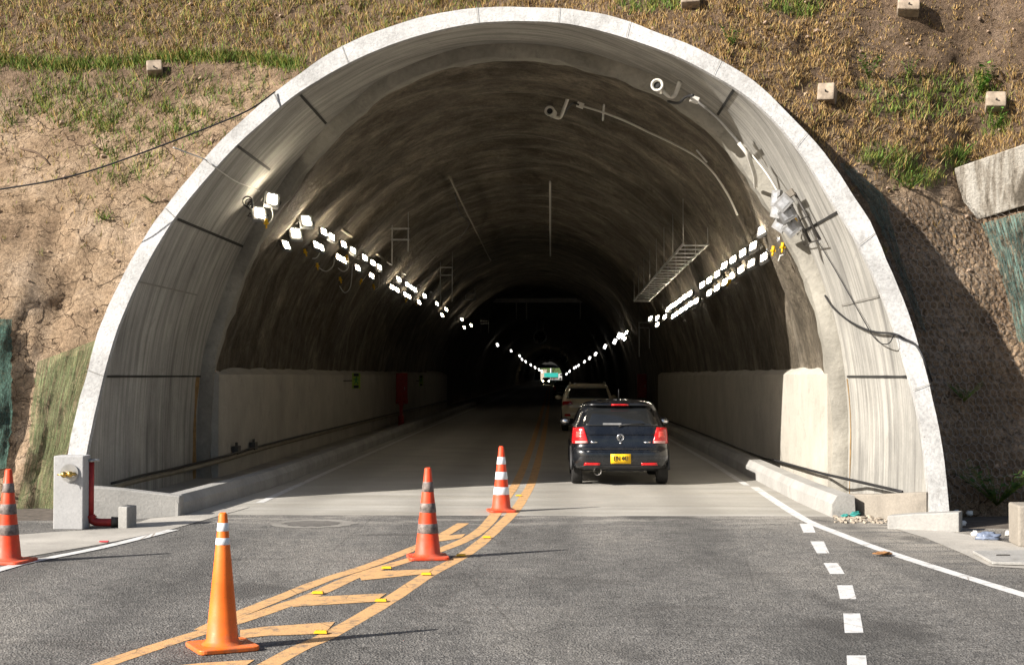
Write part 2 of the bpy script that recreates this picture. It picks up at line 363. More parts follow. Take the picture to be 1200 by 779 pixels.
M = dict(
    asphalt=asphalt_mat(), road_in=tunnel_road_mat(), shot=shotcrete_mat(), soil=soil_mat(),
    rim=rim_mat(),
    lining=concrete_mat('formed_concrete', (.34,.332,.31), .25, (.25,4.0,1), .5, .25),
    grout=concrete_mat('rough_grout', (.27,.255,.22), .4, None, .9, 1.0, fine=11),
    panel=concrete_mat('panel_concrete', (.43,.40,.345), .2, None, .5, .3),
    kerb=concrete_mat('kerb_concrete', (.34,.33,.31), .25, None, .6, .35),
    white_conc=concrete_mat('painted_concrete', (.43,.425,.42), .12, None, .25, .15),
    slab=concrete_mat('dusty_slab', (.40,.375,.335), .3, None, .6, .35),
    block=concrete_mat('block_concrete', (.28,.25,.21), .3, None, .6, .5),
    beam=beam_mat(),
    seal=simple('joint_filler', (.02,.019,.017), .9), rust=simple('rust_stain', (.24,.15,.06), .9, var=.5, scale=9),
    faint=simple('faint_joint', (.20,.19,.17), .9),
    yellow=paint_mat('yellow_road_paint', (.60,.355,.16), .85), white=paint_mat('white_road_paint', (.62,.615,.60), .5),
    orange=cone_mat('orange_plastic', (.92,.165,.010)), red_orange=cone_mat('red_orange_plastic', (.78,.062,.012)),
    band_white=simple('white_reflective_band', (.72,.76,.79), .45, var=.1, scale=20), band_grey=simple('dirty_reflective_band', (.17,.14,.125), .6, var=.75, scale=24),
    stud=simple('yellow_stud_plastic', (.75,.42,.02), .5), 
    paint_red=simple('red_pipe_paint', (.33,.022,.018), .5, var=.35, scale=14, bump=.2), brass=simple('brass', (.55,.36,.10), .35, 1, .35, 20),
    steel=simple('galvanised_steel', (.42,.41,.39), .45, .8, .25, 9), dark_steel=simple('dark_steel', (.06,.055,.05), .6, .3, .4, 8),
    lamp_case=simple('lamp_housing_metal', (.30,.30,.30), .5, .5, .3, 8), conduit=simple('pale_conduit', (.60,.58,.53), .5, var=.15),
    wall_pipe=simple('wall_pipe', (.22,.185,.13), .6, var=.4, scale=3), black=simple('black_rubber', (.014,.014,.015), .6, var=.3, scale=20),
    white_cable=simple('white_cable', (.6,.58,.54), .6), yellow_plug=simple('yellow_plug', (.80,.47,.01), .5),
    rubble=simple('rubble', (.34,.29,.23), .95, var=.5, scale=7, bump=.6, kind='World'), teal_cloth=simple('teal_cloth', (.03,.22,.20), .8, var=.4, scale=18, bump=.5),
    bag=simple('pale_blue_plastic', (.15,.18,.25), .4, var=.35, scale=15), paper=simple('pale_paper', (.7,.68,.64), .8),
    leaf_brown=simple('brown_leaf', (.30,.15,.06), .9, var=.4, scale=15), 
    net_green=net_mat('green_shade_net', (.135,.165,.075), .30, (55,2.2,1)), net_dark=net_mat('dark_green_net', (.05,.10,.078), .12, (60,30,1)),
    net_teal=net_mat('teal_net', (.10,.16,.135), .35, (40,3,1)), wire=simple('netting_wire', (.33,.30,.26), .5, .6),
    ground=simple('bare_ground', (.20,.16,.12), .95, var=.4, scale=1.2, bump=.5, kind='World'),
    gravel=simple('dark_gravel', (.10,.082,.065), .95, var=.6, scale=9, bump=1.0, kind='World'),
    clod=simple('soil_clod', (.30,.215,.15), .95, var=.35, scale=5, bump=.6, kind='World'),
    dust=concrete_mat('dusty_ring', (.26,.245,.22), .45, None, .9, .6, fine=20), cover=concrete_mat('worn_cover', (.155,.145,.132), .4, None, .6, .8, fine=24),
    anchor=simple('weathered_block', (.30,.24,.18), .95, var=.55, scale=7, bump=.9),
    wood=simple('dry_root', (.10,.065,.04), .9),
)
LAMP_ON = emis('lamp_glow', (1.0,.87,.66), 54.0)
LAMP_OFF = simple('lamp_glass', (.40,.41,.43), .2, .2, .5, 9, spec=.8)

# ------------------------------------------------------------------ world, sun
SUN = Vector((1.52, .88, -1.0)).normalized()          # direction the light travels
el = math.asin(-SUN.z); az = math.atan2(-SUN.x, -SUN.y)
wd = bpy.data.worlds.new('World'); scn.world = wd; wd.use_nodes = True
nt = wd.node_tree; sky = nt.nodes.new('ShaderNodeTexSky'); sky.sky_type = 'NISHITA'; sky.sun_disc = False
sky.sun_elevation = el; sky.sun_rotation = az % (2*math.pi); sky.air_density = 1.0; sky.dust_density = 2.0
nt.links.new(sky.outputs[0], nt.nodes['Background'].inputs[0]); nt.nodes['Background'].inputs[1].default_value = .062
sd = bpy.data.lights.new('sun', 'SUN'); sd.energy = 5.0; sd.angle = R(.5); sd.color = (1, .945, .87)
so = bpy.data.objects.new('sun', sd); col.objects.link(so); so.rotation_euler = SUN.to_track_quat('-Z', 'Y').to_euler(); so.location = (-30,-20,30)

# ------------------------------------------------------------------ hill height field
def sstep(a, b, x): t = min(1, max(0, (x-a)/(b-a))); return t*t*(3-2*t)
def hill_off(x, z):
    o = .32
    lin = lambda a, b, q: min(1, max(0, (q-a)/(b-a)))
    o += 2.1*lin(2.8, 6.6, x)*(1-.8*lin(4.6, 9.5, z))
    o += -.5*sstep(-7.4, -9.5, x)*(1-sstep(3, 6, z))
    return o
def hill_y(x, z):
    zz = z if z < 12 else 12 + (z-12)*1.0
    y = PY0 - PS*max(-14, min(14, x)) + PK*zz + hill_off(x, z)
    if z > 13: y += (z-13)**1.5*.35
    rough = 1.0 if x > -5 else .75
    v = Vector((x, y*.6, z))
    y += .16*rough*(mnoise.fractal(v*.55, 1.0, 2.0, 3)) + .07*rough*mnoise.fractal(v*2.3+Vector((7,3,1)), 1.0, 2.0, 3) + .028*rough*mnoise.noise(v*7.5)
    if x < -6.5 and z < 4.6:            # eroded gully with clods by the left nets
        y += .20*mnoise.fractal(Vector((x*1.6, 0, z*.8+9)), 1.0, 2.0, 4)*sstep(-6.5,-7.6,x)
    return y
def hill_hit(px, py, lift=0.0):
    d = ray(px, py); Y = 24.0
    for _ in range(40):
        x, z = d.x*Y, H + d.z*Y
        Y = Y + (hill_y(x, z) - lift - Y)*.6
    return Vector((d.x*Y, Y, H + d.z*Y))

# ------------------------------------------------------------------ ground, roads
def sheet(name, pts, z, m, kind='structure'):
    b = MB(); b.add([(p[0],p[1],z) for p in pts], [tuple(range(len(pts)))])
    o = b.build(name, m); tag(o, kind=kind); return o
sheet('ground', [(-900,-900),(900,-900),(900,1800),(-900,1800)], -.40, M['ground'])
YA = 20.36                                             # asphalt ends, concrete slab begins
road = sheet('road', [(-13,-120),(14,-120),(14,YA-2.4),(5.2,YA-1.55),(4.2,YA),(-5.0,YA),(-5.6,19.6),(-13,19.0)], 0, M['asphalt'])
road['label'] = 'grey sunlit asphalt road leading up to the tunnel mouth'; road['category'] = 'road'
troad = sheet('tunnel_road', [(-5.0,YA),(4.2,YA),(4.1,24),(4.1,640),(-4.9,640),(-4.9,24)], .0, M['road_in'])
sheet('exit_road', [(-14,640.2),(14,640.2),(14,900),(-14,900)], -.02, M['asphalt'])
b = MB(); b.poly([(-6.75,20.4),(-5.05,20.4),(-4.95,24),(-4.95,640),(-6.75,640)], -.4, -.03); walk = b.build('walkway', M['slab']); tag(walk, kind='structure')
b = MB(); b.poly([(4.15,24),(4.3,20.0),(4.95,18.9),(4.95,640),(4.15,640)], -.4, -.03); wk2 = b.build('walkway', M['slab']); tag(wk2, kind='structure')
# pale gutter slab in front of the left foot and dusty verge on the right
def px_sheet(name, pxs, z, m):
    return sheet(name, [gnd(*p, z) for p in pxs], z, m)
px_sheet('pavement', [(-60,672),(30,652),(120,637),(200,620),(292,594),(286,592.5),(212,604),(176,607),(140,619),(62,623),(-60,632)], .006, M['slab'])
px_sheet('pavement', [(1042,617),(1113,622.5),(1160,631),(1206,640),(1206,666),(1160,663),(1128,648),(1085,630)], .006, M['slab'])
b = MB(); b.poly([gnd(1114,622),gnd(1160,630),gnd(1300,655),(14,22),(6.5,23.5),(5.0,21.5)], -.35, -.01); tag(b.build('gravel_verge', M['gravel']), kind='structure')
b = MB(); b.poly([gnd(-80,629),gnd(62,621),(-5.9,19.2),(-6.9,23),(-12,23)], -.35, -.012); tag(b.build('gravel_verge', M['gravel']), kind='structure')

# --- painted markings, children of the road
def strip(name, pxs, w, z, m, parent, smooth=4, pts=None):
    P = catmull([gnd(*p) for p in pxs], smooth) if pts is None else [Vector(p) for p in pts]
    L, Rr = [], []
    for i, p in enumerate(P):
        t = (P[min(i+1, len(P)-1)] - P[max(i-1,0)]); t.z = 0; t.normalize(); n = Vector((-t.y, t.x, 0))
        ww = w/2*(1+.10*mnoise.noise(p*2.1)); L.append(Vector((p.x,p.y,z))+n*ww); Rr.append(Vector((p.x,p.y,z))-n*ww)
    b = MB(); b.grid([L, Rr], 0, False); return b.build(name, m, parent)
rline = [(285,796),(345,762),(387,743),(453,705),(500.7,673.7),(541,651.7),(570.4,629.7),(601.5,600),(614,582),(625,560),(634,525),(639,500),(642,480)]
lline = [(60,806),(120,779),(200,752),(281,727),(339,707),(372,695),(420,673.7),(482,655),(519,643),(544.7,632.5),(563,621.5),(577.7,606),(594,582),(608,560),(622,525),(630,500),(635.5,480)]
oline = [(238,738),(262,727),(281,719),(339,695.7),(383,678.5),(435,662),(486,642),(515,629),(543,613)]
pR = [gnd(*p) for p in rline] + [Vector((-.13, y, 0)) for y in (100,150,250,640)]
pL = [gnd(*p) for p in lline] + [Vector((-.42, y, 0)) for y in (100,150,250,640)]
strip('centre_line', None, .155, .0015, M['yellow'], road, pts=catmull(pR, 5))
strip('centre_line', None, .155, .0025, M['yellow'], road, pts=catmull(pL, 5))
strip('hatched_island_line', oline, .15, .0035, M['yellow'], road)
def quad_mark(name, pxs, z, m, parent=road):
    b = MB(); b.add([gnd(*p, z) for p in pxs], [tuple(range(len(pxs)))]); return b.build(name, m, parent)
def z7(p): return (200+p[0]/2.727, 560+p[1]/2.727)
for q in ([(600,308),(630,297),(838,290),(822,304),(610,326)], [(395,400),(430,380),(690,367),(652,394),(388,410)],
          [(222,484),(300,474),(525,458),(492,496),(300,503),(222,511)], [(30,596),(120,588),(268,579),(236,601),(60,612)],
          [(850,203),(875,183),(942,178),(928,191)]):
    quad_mark('hatch_bar', [z7(p) for p in q], .0045, M['yellow'])
def z4(p): return (760+p[0]/2.727, 540+p[1]/2.727)
for q in ([(483,200),(522,200),(534,228),(495,228)], [(517,256),(560,256),(578,294),(538,294)], [(559,325),(606,325),(627,360),(580,360)],
          [(602,396),(652,396),(664,440),(612,440)], [(622,486),(676,486),(687,548),(627,548)], [(633,620),(695,620),(702,690),(636,690)]):
    quad_mark('lane_dash', [z4(p) for p in q], .002, M['white'])
strip('edge_line', [(-70,688),(0,667.5),(40,657.5),(120,641.5),(203,621)], .14, .008, M['white'], road)
strip('edge_line', [(884,570.5),(910,588),(945,609.5),(980,624),(1030,643),(1100,666),(1200,697),(1300,728)], .14, .003, M['white'], road)
strip('edge_line', None, .12, .004, M['white'], troad, pts=[(3.40,26.0,0),(3.5,32,0),(3.55,45,0),(3.6,80,0),(3.6,300,0)])
strip('edge_line', None, .12, .004, M['white'], troad, pts=[(-4.35,22.3,0),(-4.40,30,0),(-4.45,50,0),(-4.45,110,0),(-4.45,300,0)])

# ------------------------------------------------------------------ tunnel: rim, formed lining, shotcrete barrel, wall panels
tunnel = empty('tunnel', (-.95, 21, 0), 0, 'concrete tunnel with pale arched portal rim and dark shotcrete barrel going into the hill', 'tunnel')
front_i = np.array([[x, py_plane(x, z), z] for x, z in INNER]); front_o = np.array([[x, py_plane(x, z), z] for x, z in OUTER])
lip_y = 1.2
mb = MB(); P = []
nz = lambda p, s=1.0: mnoise.noise(Vector(p)*s)
rows = []
eps = np.linspace(0, 1, 5)
# face of the rim with a slightly worn arris, extrados running back into the slope
edge_in = front_i + np.array([0, .10, 0]); 
rows.append(edge_in); 
dirn = (front_o-front_i)
rows.append(front_i + dirn*.04 )
for t_ in (.3,.6,.97): rows.append(front_i + dirn*t_)
ex1 = front_o.copy(); ex1[:,1] += .05; rows.append(ex1)
ex2 = front_o.copy(); ex2[:,1] += 5.0; rows.append(ex2)
Pg = []
for k_, r_ in enumerate(rows):
    Pg.append([Vector(p) + Vector((nz(p,1.3)*.02+nz(p,5)*.008, nz(p,2.2)*.012, nz((p[1],p[0],p[2]),1.3)*.02 + nz(p,7)*.008))*(1.0 if k_ >= 4 else .5) for p in r_])
mb.grid(Pg, 0, True)
rim = mb.build('portal_rim', M['rim'], tunnel)
es = rim.modifiers.new('split', 'EDGE_SPLIT'); es.split_angle = R(38)
# formed lining: from the rim to its ragged back edge
BX = [-6.62,-6.47,-6.31,-6.07,-5.06,-4.10,-3.46,-3.09,-2.31,-1.55,-.95,-.07,.51,1.09,1.65,2.07,2.35,3.10,3.64,3.96,4.33,4.48,4.62,4.72]
BY = [28.1,28.4,28.5,28.45,27.96,27.15,26.6,26.17,25.94,25.67,25.6,25.5,25.42,25.21,25.04,24.95,24.9,25.0,24.8,24.4,24.15,24.1,23.95,24.0]
def back_y(i):
    x, z = INNER[i]
    if z < 1.9: return 28.1 if x < 0 else 24.05
    return float(np.interp(x, BX, BY))
BACK = np.array([back_y(i) for i in range(NC)])
BACK[1:-1] = .25*BACK[:-2]+.5*BACK[1:-1]+.25*BACK[2:]
nr = 14; G = []; UVl = []
for j in range(nr):
    t_ = j/(nr-1); row = []
    for i in range(NC):
        x, z = INNER[i]; y0 = front_i[i][1] + .10; y = y0 + (BACK[i]-y0)*t_
        row.append(Vector((x, y, z))); UVl.append((ARC[i], y))
    G.append(row)
mb = MB(); mb.grid(G, 0, True); lining = mb.build('formed_lining', M['lining'], tunnel, uv=UVl)
# ragged lip and shotcrete barrel
def barrel_scale(y, y0):
    d = y-y0
    if d < .02: return 1.0
    s = .958 + .026*sstep(.25, 1.8, d)
    if y > 79: s += .05*sstep(79, 79.6, y)
    return s
ys = [0,.03,.12,.25,.4,.6]+list(np.arange(.9, 30, .45))+list(np.arange(30, 70, 1.2))+list(np.arange(70, 150, 5))+list(np.arange(150, 600, 22))+[612]
G = []; UVl = []
damp_z = lambda z: 1-.9*(1-sstep(2.5, 3.6, z))
for d in ys:
    row = []
    for i in range(NC):
        x, z = INNER[i]; y0 = BACK[i]; y = y0 + d
        wv = .035*nz((x*1.6, y*3, z*1.6)) if d < 1.0 else 0
        s = barrel_scale(y, y0)
        amp = sstep(.02, 2.0, d)
        a = ARC[i]
        n1 = nz((a*.22, y*.62, 3.1))*.14 + nz((a*.5+5, y*1.25, 1.7))*.075 + nz((a*1.3, y*.35, 8.2))*.03
        rib = abs(nz((a*.13, y*.40, 11.0)))*.24
        off = (n1 + rib - .05)*amp*damp_z(z) + (.05*nz((a*2.2, y*2.2, 5)) + .03*nz((a*6, y*6, 2)) if d < .95 and d > .02 else 0)
        ss = s + off/5.5
        yy = y + ((.10*nz((a*1.1, 0, 4)) + .05*nz((a*3.1, 0, 9))) if .02 < d < .2 else 0)
        row.append(Vector((C0[0]+(x-C0[0])*ss, yy, C0[1]+(z-C0[1])*ss if z > -.2 else -.35))); UVl.append((a, y))
    G.append(row)
nlip = 5
mb = MB(); mb.grid(G[:nlip], 0, True); mb.build('grout_lip', M['grout'], tunnel, uv=UVl[:nlip*NC])
mb = MB(); mb.grid(G[nlip-1:], 0, True); vault = mb.build('shotcrete_vault', M['shot'], tunnel, uv=UVl[(nlip-1)*NC:])
# wall panels
def wall_panel(side, x_face, x_back, y0, y1):
    G = []; UVl = []
    prof = [(x_face, -.35), (x_face, .6), (x_face, 1.3), (x_face, 1.92), (x_face+(x_back-x_face)*.2, 1.98), (x_face+(x_back-x_face)*.5, 2.06), (x_back, 2.16)]
    yy = list(np.arange(y0, y1, .5)) + [y1]
    rowsx = []
    for y in yy:
        row = []
        for k, (x, z) in enumerate(prof):
            jx = (.005 if k < 4 else .05)*nz((x, y*1.3, z*2)); row.append(Vector((x+jx, y, z + (.03*nz((y*.7, z, 3)) if k >= 5 else 0)))); UVl.append((z, y))
        rowsx.append(row)
    mb = MB(); mb.grid(rowsx, 0, False)
    # near end face, butted on the lining
    p = rowsx[0]; mb.add([*p, Vector((x_back, y0, -.35))], [tuple(range(len(p)+1))]); UVl += [(q.z, y0+q.x) for q in p] + [(0, y0)]
    return mb.build('wall_panel', M['panel'], tunnel, uv=UVl)
wall_panel(-1, -6.30, -6.75, 28.25, 91); wall_panel(1, 4.45, 4.85, 24.15, 62)
# construction joints of the lining
def joint(pxa, pxb, m, w=.05, ya=None):
    a = onplane(*pxa); d = ray(*pxb); r = math.hypot(a.x, a.z-H); yb = r/math.hypot(d.x, d.z)
    i = int(np.argmin(np.hypot(INNER[:,0]-a.x, INNER[:,1]-a.z))); t = INNER[min(i+1,NC-1)]-INNER[max(i-1,0)]; t = t/np.hypot(*t)
    n = np.array([C0[0]-a.x, C0[1]-a.z]); n = n/np.hypot(*n)
    c = INNER[i]; mb = MB(); P = []
    ny = 14
    for k in range(ny):
        y = a.y + .12 + (yb-.05-a.y-.12)*k/(ny-1); e = w/2*(1+.35*nz((y*4, a.x, 0)))
        P.append([Vector((c[0]+t[0]*q*e+n[0]*h, y, c[1]+t[1]*q*e+n[1]*h)) for q, h in ((-1,.0),(-1,.012),(1,.012),(1,0))])
    mb.grid(P, 0, False); mb.build('joint_seam', m, tunnel)
joint((122,442.5),(237,436), M['seal'], .035); joint((205,257),(290,292), M['seal'], .05); joint((165,338),(235,352), M['faint'], .025)
joint((290,178),(325,212), M['seal'], .045); joint((356,108),(385,146), M['seal'], .045)
joint((866,105),(848,138), M['seal'], .04); joint((985,255),(945,283), M['seal'], .04); joint((1028,345),(984,364), M['faint'], .03); joint((1066,442),(993,447), M['seal'], .035)
def rim_seam(px, py, w=.010):
    p = onplane(px, py); i = int(np.argmin(np.hypot(OUTER[:,0]-p.x, OUTER[:,1]-p.z))); a = Vector(front_i[i]); b_ = Vector(front_o[i]); t = Vector(front_i[min(i+1,NC-1)])-Vector(front_i[i-1]); t = t.normalized()*w/2
    nrm = t.cross(b_-a).normalized(); nrm = nrm if nrm.y < 0 else -nrm
    mb = MB(); mb.grid([[a.lerp(b_, f)+nrm*.022-t*(1+.5*nz((f*9,px,0))), a.lerp(b_, f)+nrm*.022+t*(1+.5*nz((f*9,px,3)))] for f in np.linspace(.02,.97,9)], 0, False); mb.build('rim_joint', M['faint'], tunnel)
for q_ in ((100,441),(193,242),(320,108),(400,53),(560,8),(660,9),(745,26),(840,67),(946,155),(1026,270),(1090,449)): rim_seam(*q_)
def vstain(xw, y, z0, z1, w, m):
    n = Vector((1 if xw < 0 else -1, 0, 0)); P = []
    for k in range(12):
        z = z0+(z1-z0)*k/11; x = float(np.interp(z, *( (INNER[:NC//2,1], INNER[:NC//2,0]) if xw < 0 else (INNER[NC//2:,1][::-1], INNER[NC//2:,0][::-1]))))
        e = w*(.7+.5*nz((z*2, y, 1))); P.append([Vector((x,y-e,z))+n*.006, Vector((x,y+e,z))+n*.006])
    mb = MB(); mb.grid(P, 0, False); mb.build('rust_streak', m, tunnel)
vstain(-1, 27.9, -.03, 1.9, .16, M['rust']); vstain(1, 23.85, .0, 1.85, .055, M['rust'])
b = MB(); b.box((-.9,639,7.2), (13.5,.5,4.2)); b.box((-6.0,639,2.4), (3.6,.5,5.4)); b.build('added_exit_mask', M['seal'], tunnel)  # invented dark boxes, added to cover the top and left of the bright exit
# ------------------------------------------------------------------ hill mesh
xs = np.r_[np.arange(-60,-11,2.5), np.arange(-11,11.01,.085), np.arange(12.5,60,2.5)]
zs = np.r_[-.45, np.arange(-.1, 9.6, .085), np.arange(10,14,.5), np.arange(14,34,1.5)]
V = np.array([(x, hill_y(x, z), z) for z in zs for x in xs], np.float32)
nx = len(xs); cx_ = []
from mathutils.geometry import tessellate_polygon
poly = np.array([[x+(C0[0]-x)*.018, z+(C0[1]-z)*.018] for x, z in OUTER])
def inside(x, z):
    c = np.zeros(x.shape, bool); n = len(poly); j = n-1
    for i in range(n):
        xi, zi = poly[i]; xj, zj = poly[j]
        cond = ((zi > z) != (zj > z)) & (x < (xj-xi)*(z-zi)/(zj-zi+1e-12)+xi); c ^= cond; j = i
    return c
I, J = np.meshgrid(np.arange(len(zs)-1), np.arange(nx-1), indexing='ij'); I = I.ravel(); J = J.ravel()
Q = np.stack([I*nx+J, I*nx+J+1, (I+1)*nx+J+1, (I+1)*nx+J], 1)
corner_in = inside(V[:,0], V[:,2])
# keep cells that are not wholly inside the bore
keep = ~(corner_in[Q].all(1)); Q = Q[keep]
# pull the ragged ring just inside the outline out to it
hill = np_mesh('hill', V, Q, M['soil'], smooth=True); tag(hill, kind='structure')
reg = np.zeros((len(V), 4), np.float32); reg[:,3] = 1
for k, (x, y, z) in enumerate(V):
    d = mnoise.noise(Vector((x*.7, z*.7, 3)))*.8
    left = sstep(-2.0, -4.2, x+d*.8)*(1-sstep(6.2, 7.4, z+d)) 
    rt = sstep(4.0, 5.0, x)*(1-sstep(4.9, 5.7, z+d*.6))
    reg[k,0] = max(left, .8*rt); reg[k,2] = sstep(4.6, 5.2, x)*(1-sstep(4.2, 5.0, z+d*.4))
ca = hill.data.color_attributes.new('region', 'FLOAT_COLOR', 'POINT'); ca.data.foreach_set('color', reg.ravel())
# ------------------------------------------------------------------ hill vegetation (dry and green tufts)
GM = [blade_mat('grass_gold', (.41,.265,.10)), blade_mat('grass_tan', (.38,.28,.14)), blade_mat('grass_olive', (.25,.24,.055)), blade_mat('grass_green', (.13,.20,.04)), blade_mat('grass_brown', (.21,.13,.06))]
def in_rim(px, py):
    p = onplane(px, py); return inside(np.array([p.x]), np.array([p.z]))[0]
def patch(px, py, cx, cy, rx, ry): return max(0.0, 1-((px-cx)/rx)**2-((py-cy)/ry)**2)
def density(px, py):
    n = mnoise.noise(Vector((px*.014, py*.022, 0))); n2 = mnoise.noise(Vector((px*.05, py*.07, 4)))
    if px < 570:
        if py < 70: return .95*(.75+.5*n2), 'L'
        g = 0
        ridge = 72 + 6*math.sin(px*.02)
        if abs(py-ridge) < 9 and px < 370: g = 1.1
        elif px > 330: g = .35 if py < 110 else .2
        g = max(g, .95*patch(px,py,90,115,85,48), 1.1*patch(px,py,125,140,55,32), .55*patch(px,py,190,130,110,60), .35*patch(px,py,290,120,80,55), .5*patch(px,py,10,130,30,45), .5*patch(px,py,150,190,60,45), .5*patch(px,py,120,258,20,8))
        g *= .7+.9*n2
        return max(g, .05 if py < 240 else .012), ('G' if g > .12 else 'L')
    # right half
    d = .95 - .55*sstep(930, 1130, px)*(1-sstep(70, 100, py)) - .2*n
    k = 'R'
    if 85 < py < 160 and px > 985:
        gg = .9*patch(px,py,1090,118,140,36)
        if gg*(.8+n2) > .42: return .55*gg+.1, 'G'
    for c in ((1040,190,40,16),(1075,212,42,14),(1120,192,22,16),(1143,103,22,20),(1165,150,24,14),(930,12,40,14),(760,8,60,10)):
        gg = patch(px,py,*c)
        if gg*(.9+n2) > .3: return .9, 'G'
    if py > 170+ (px-950)*.12: d *= .55
    if py > 205 + 12*n2: d *= .10
    if px > 1000 and py > 228: d *= .2
    return d*(.8+.5*n2), k
BV, BQ, BM = [], [], []
ridge_pts = [(rng.uniform(-120,350), 0) for _ in range(1500)]
N_T = 78000
for it in range(N_T+len(ridge_pts)):
    px = rng.uniform(-120, 1320); py = rng.uniform(-70, 300)
    d, k = density(px, py)
    if it >= N_T:
        px = ridge_pts[it-N_T][0]; py = 74 + 5*math.sin(px*.02) + rng.normal(0,2.4); k = 'G'
        if mnoise.noise(Vector((px*.03,5,0))) < -.35: continue
    elif rng.random() > d: continue
    if 60 < px < 1115 and in_rim(px, py): continue
    base = hill_hit(px, py)
    if not (-11 < base.x < 11): continue
    nb = rng.integers(2, 5)
    hh = {'L': .10, 'G': .115, 'R': .078}[k]*rng.uniform(.5, 1.5)
    if k == 'R' and px > 1000 and py < 85: hh *= .6
    for _b in range(nb):
        if k == 'L': m = rng.choice([0,1,2,3,4], p=[.27,.18,.33,.10,.12])
        elif k == 'G': m = rng.choice([0,1,2,3], p=[.06,.06,.30,.58])
        else: m = rng.choice([0,1,2,4], p=[.50,.22,.05,.23])
        o = base + Vector((rng.normal(0,.035), -.01, rng.normal(0,.03))); o.y = hill_y(o.x, o.z) + .01
        h = hh*rng.uniform(.6,1.3); w = rng.uniform(.004,.0085); a = rng.uniform(0, math.pi)
        tip = o + Vector((rng.normal(0,.45)*h, -abs(rng.normal(.25,.3))*h, h)); mid = o.lerp(tip, .5) + Vector((0,0,.06*h))
        s_ = Vector((math.cos(a), math.sin(a), 0))*w
        n0 = len(BV); BV += [o-s_, o+s_, mid+s_*.8, mid-s_*.8, tip+s_*.15, tip-s_*.15]
        BQ += [(n0,n0+1,n0+2,n0+3), (n0+3,n0+2,n0+4,n0+5)]; BM += [m, m]
gr = np_mesh('grass', [tuple(v) for v in BV], BQ, GM, BM); tag(gr, kind='stuff')
# loose clods and stones lying on the slope
cv = MB()
for _ in range(900):
    px = rng.uniform(-60, 1260); py = rng.uniform(-20, 600)
    if 40 < px < 1130 and in_rim(px, py): continue
    if py > 330 and 20 < px < 110: continue
    p = hill_hit(px, py); r = abs(rng.normal(0,.018))+.010
    q = [p + Vector((r*math.cos(a)*rng.uniform(.7,1.3), -r*.6, r*math.sin(a)*rng.uniform(.5,1.1))) for a in np.linspace(0, 2*math.pi, 6)[:-1]]
    cv.add([p + Vector((0,-r*1.3,.0))] + q + [p+Vector((0,.03,0))], [(0,i+1,(i+1) % 5+1) for i in range(5)] + [(6,(i+1) % 5+1,i+1) for i in range(5)])
tag(cv.build('stones', M['clod']), kind='stuff')
# leafy weeds
def weed(px, py, h, n, label, cat='plant', spread=.5, lm=None, group='leafy weeds on the slope'):
    p = hill_hit(px, py); root = empty('weed', p, 0, label, cat, group)
    st = MB(); lf = MB()
    for k in range(n):
        a = rng.uniform(0, 2*math.pi); t = Vector((math.cos(a)*spread*h, -abs(math.sin(a))*spread*h-.03, h*rng.uniform(.6,1)))
        pts = [p + t*q + Vector((0,0,.15*h*q*(1-q))) for q in (0,.35,.7,1)]; st.tube(pts, [.006,.005,.004,.002], 4)
        for q in np.linspace(.25, 1, 7):
            c = p + t*q; a2 = rng.uniform(0, 2*math.pi); L = h*.20*rng.uniform(.6,1.2); dr = Vector((math.cos(a2), math.sin(a2)*.7-.2, rng.uniform(-.1,.5))).normalized(); sd_ = dr.cross(Vector((0,0,1))).normalized()*L*.3
            lf.add([c, c+dr*L*.5+sd_, c+dr*L, c+dr*L*.5-sd_], [(0,1,2,3)])
    st.build('stem', GM[3], root); lf.build('foliage', lm or WEED, root)
WEED = blade_mat('weed_leaf', (.11,.26,.045))
weed(858, 55, .34, 6, 'small bushy green weed alone in dry gold grass above the arch')
weed(1018, 92, .42, 7, 'taller two-stemmed green weed on the slope above the square anchor block')
weed(1066, 92, .30, 5, 'slim green weed on the slope between two anchor blocks')
weed(1146, 112, .48, 10, 'yellowish green bushy weed left of the rightmost anchor block')
weed(1165, 152, .34, 9, 'green weed directly below the rightmost anchor block')
weed(1122, 190, .32, 9, 'dark green low weed by the corner of the weathered concrete beam', spread=.9)
weed(1066, 222, .26, 10, 'low spreading green weed on bare soil left of the concrete beam', spread=1.1)
weed(122, 258, .16, 8, 'tiny green weed on the cracked clay left of the arch', spread=1.0)
weed(178, 238, .16, 7, 'little dark green weed close to the left shoulder of the arch', spread=1.0)
weed(1168, 592, .62, 26, 'dark leafy shrub at the foot of the right slope in shade', 'shrub', .9, blade_mat('shrub_leaf', (.05,.12,.03)), None)
weed(1130, 470, .3, 12, 'small shaded creeper growing through the wire netting on the right', 'plant', .9, blade_mat('creeper_leaf', (.05,.11,.03)))

# ------------------------------------------------------------------ anchor heads, beam, posts on the slope
def anchor(px, py, w, h, rz, label):
    p = hill_hit(px, py); root = empty('anchor_block', p, rz, label, 'concrete block', 'anchor blocks on the slope')
    b = MB(); b.box((0,-.02,0), (w,.34,h), Matrix.Rotation(R(-8-.6*(px % 37)),3,'X') @ Matrix.Rotation(R((px % 13)-6),3,'Y')); o = b.build('block', M['anchor'], root, world=False, bevel=.02)
    b = MB(); b.tube([(0,-.17,.03),(0,-.23,.045)], .014, 8); b.build('anchor_bolt', M['dark_steel'], root, world=False)
anchor(182, 84, .26, .22, R(8), 'grey concrete anchor block sticking out below the green grass ridge')
anchor(809, 5, .30, .20, R(-6), 'concrete anchor block nearest the top of the arch, cut by the top edge')
anchor(1064, 11, .34, .26, R(-8), 'brown concrete anchor block high on the bare right slope')
anchor(970, 112, .26, .28, R(-20), 'pale square anchor block in dry grass right of the arch')
anchor(1166, 122, .30, .26, R(-10), 'weathered anchor block among green weeds at the right edge')
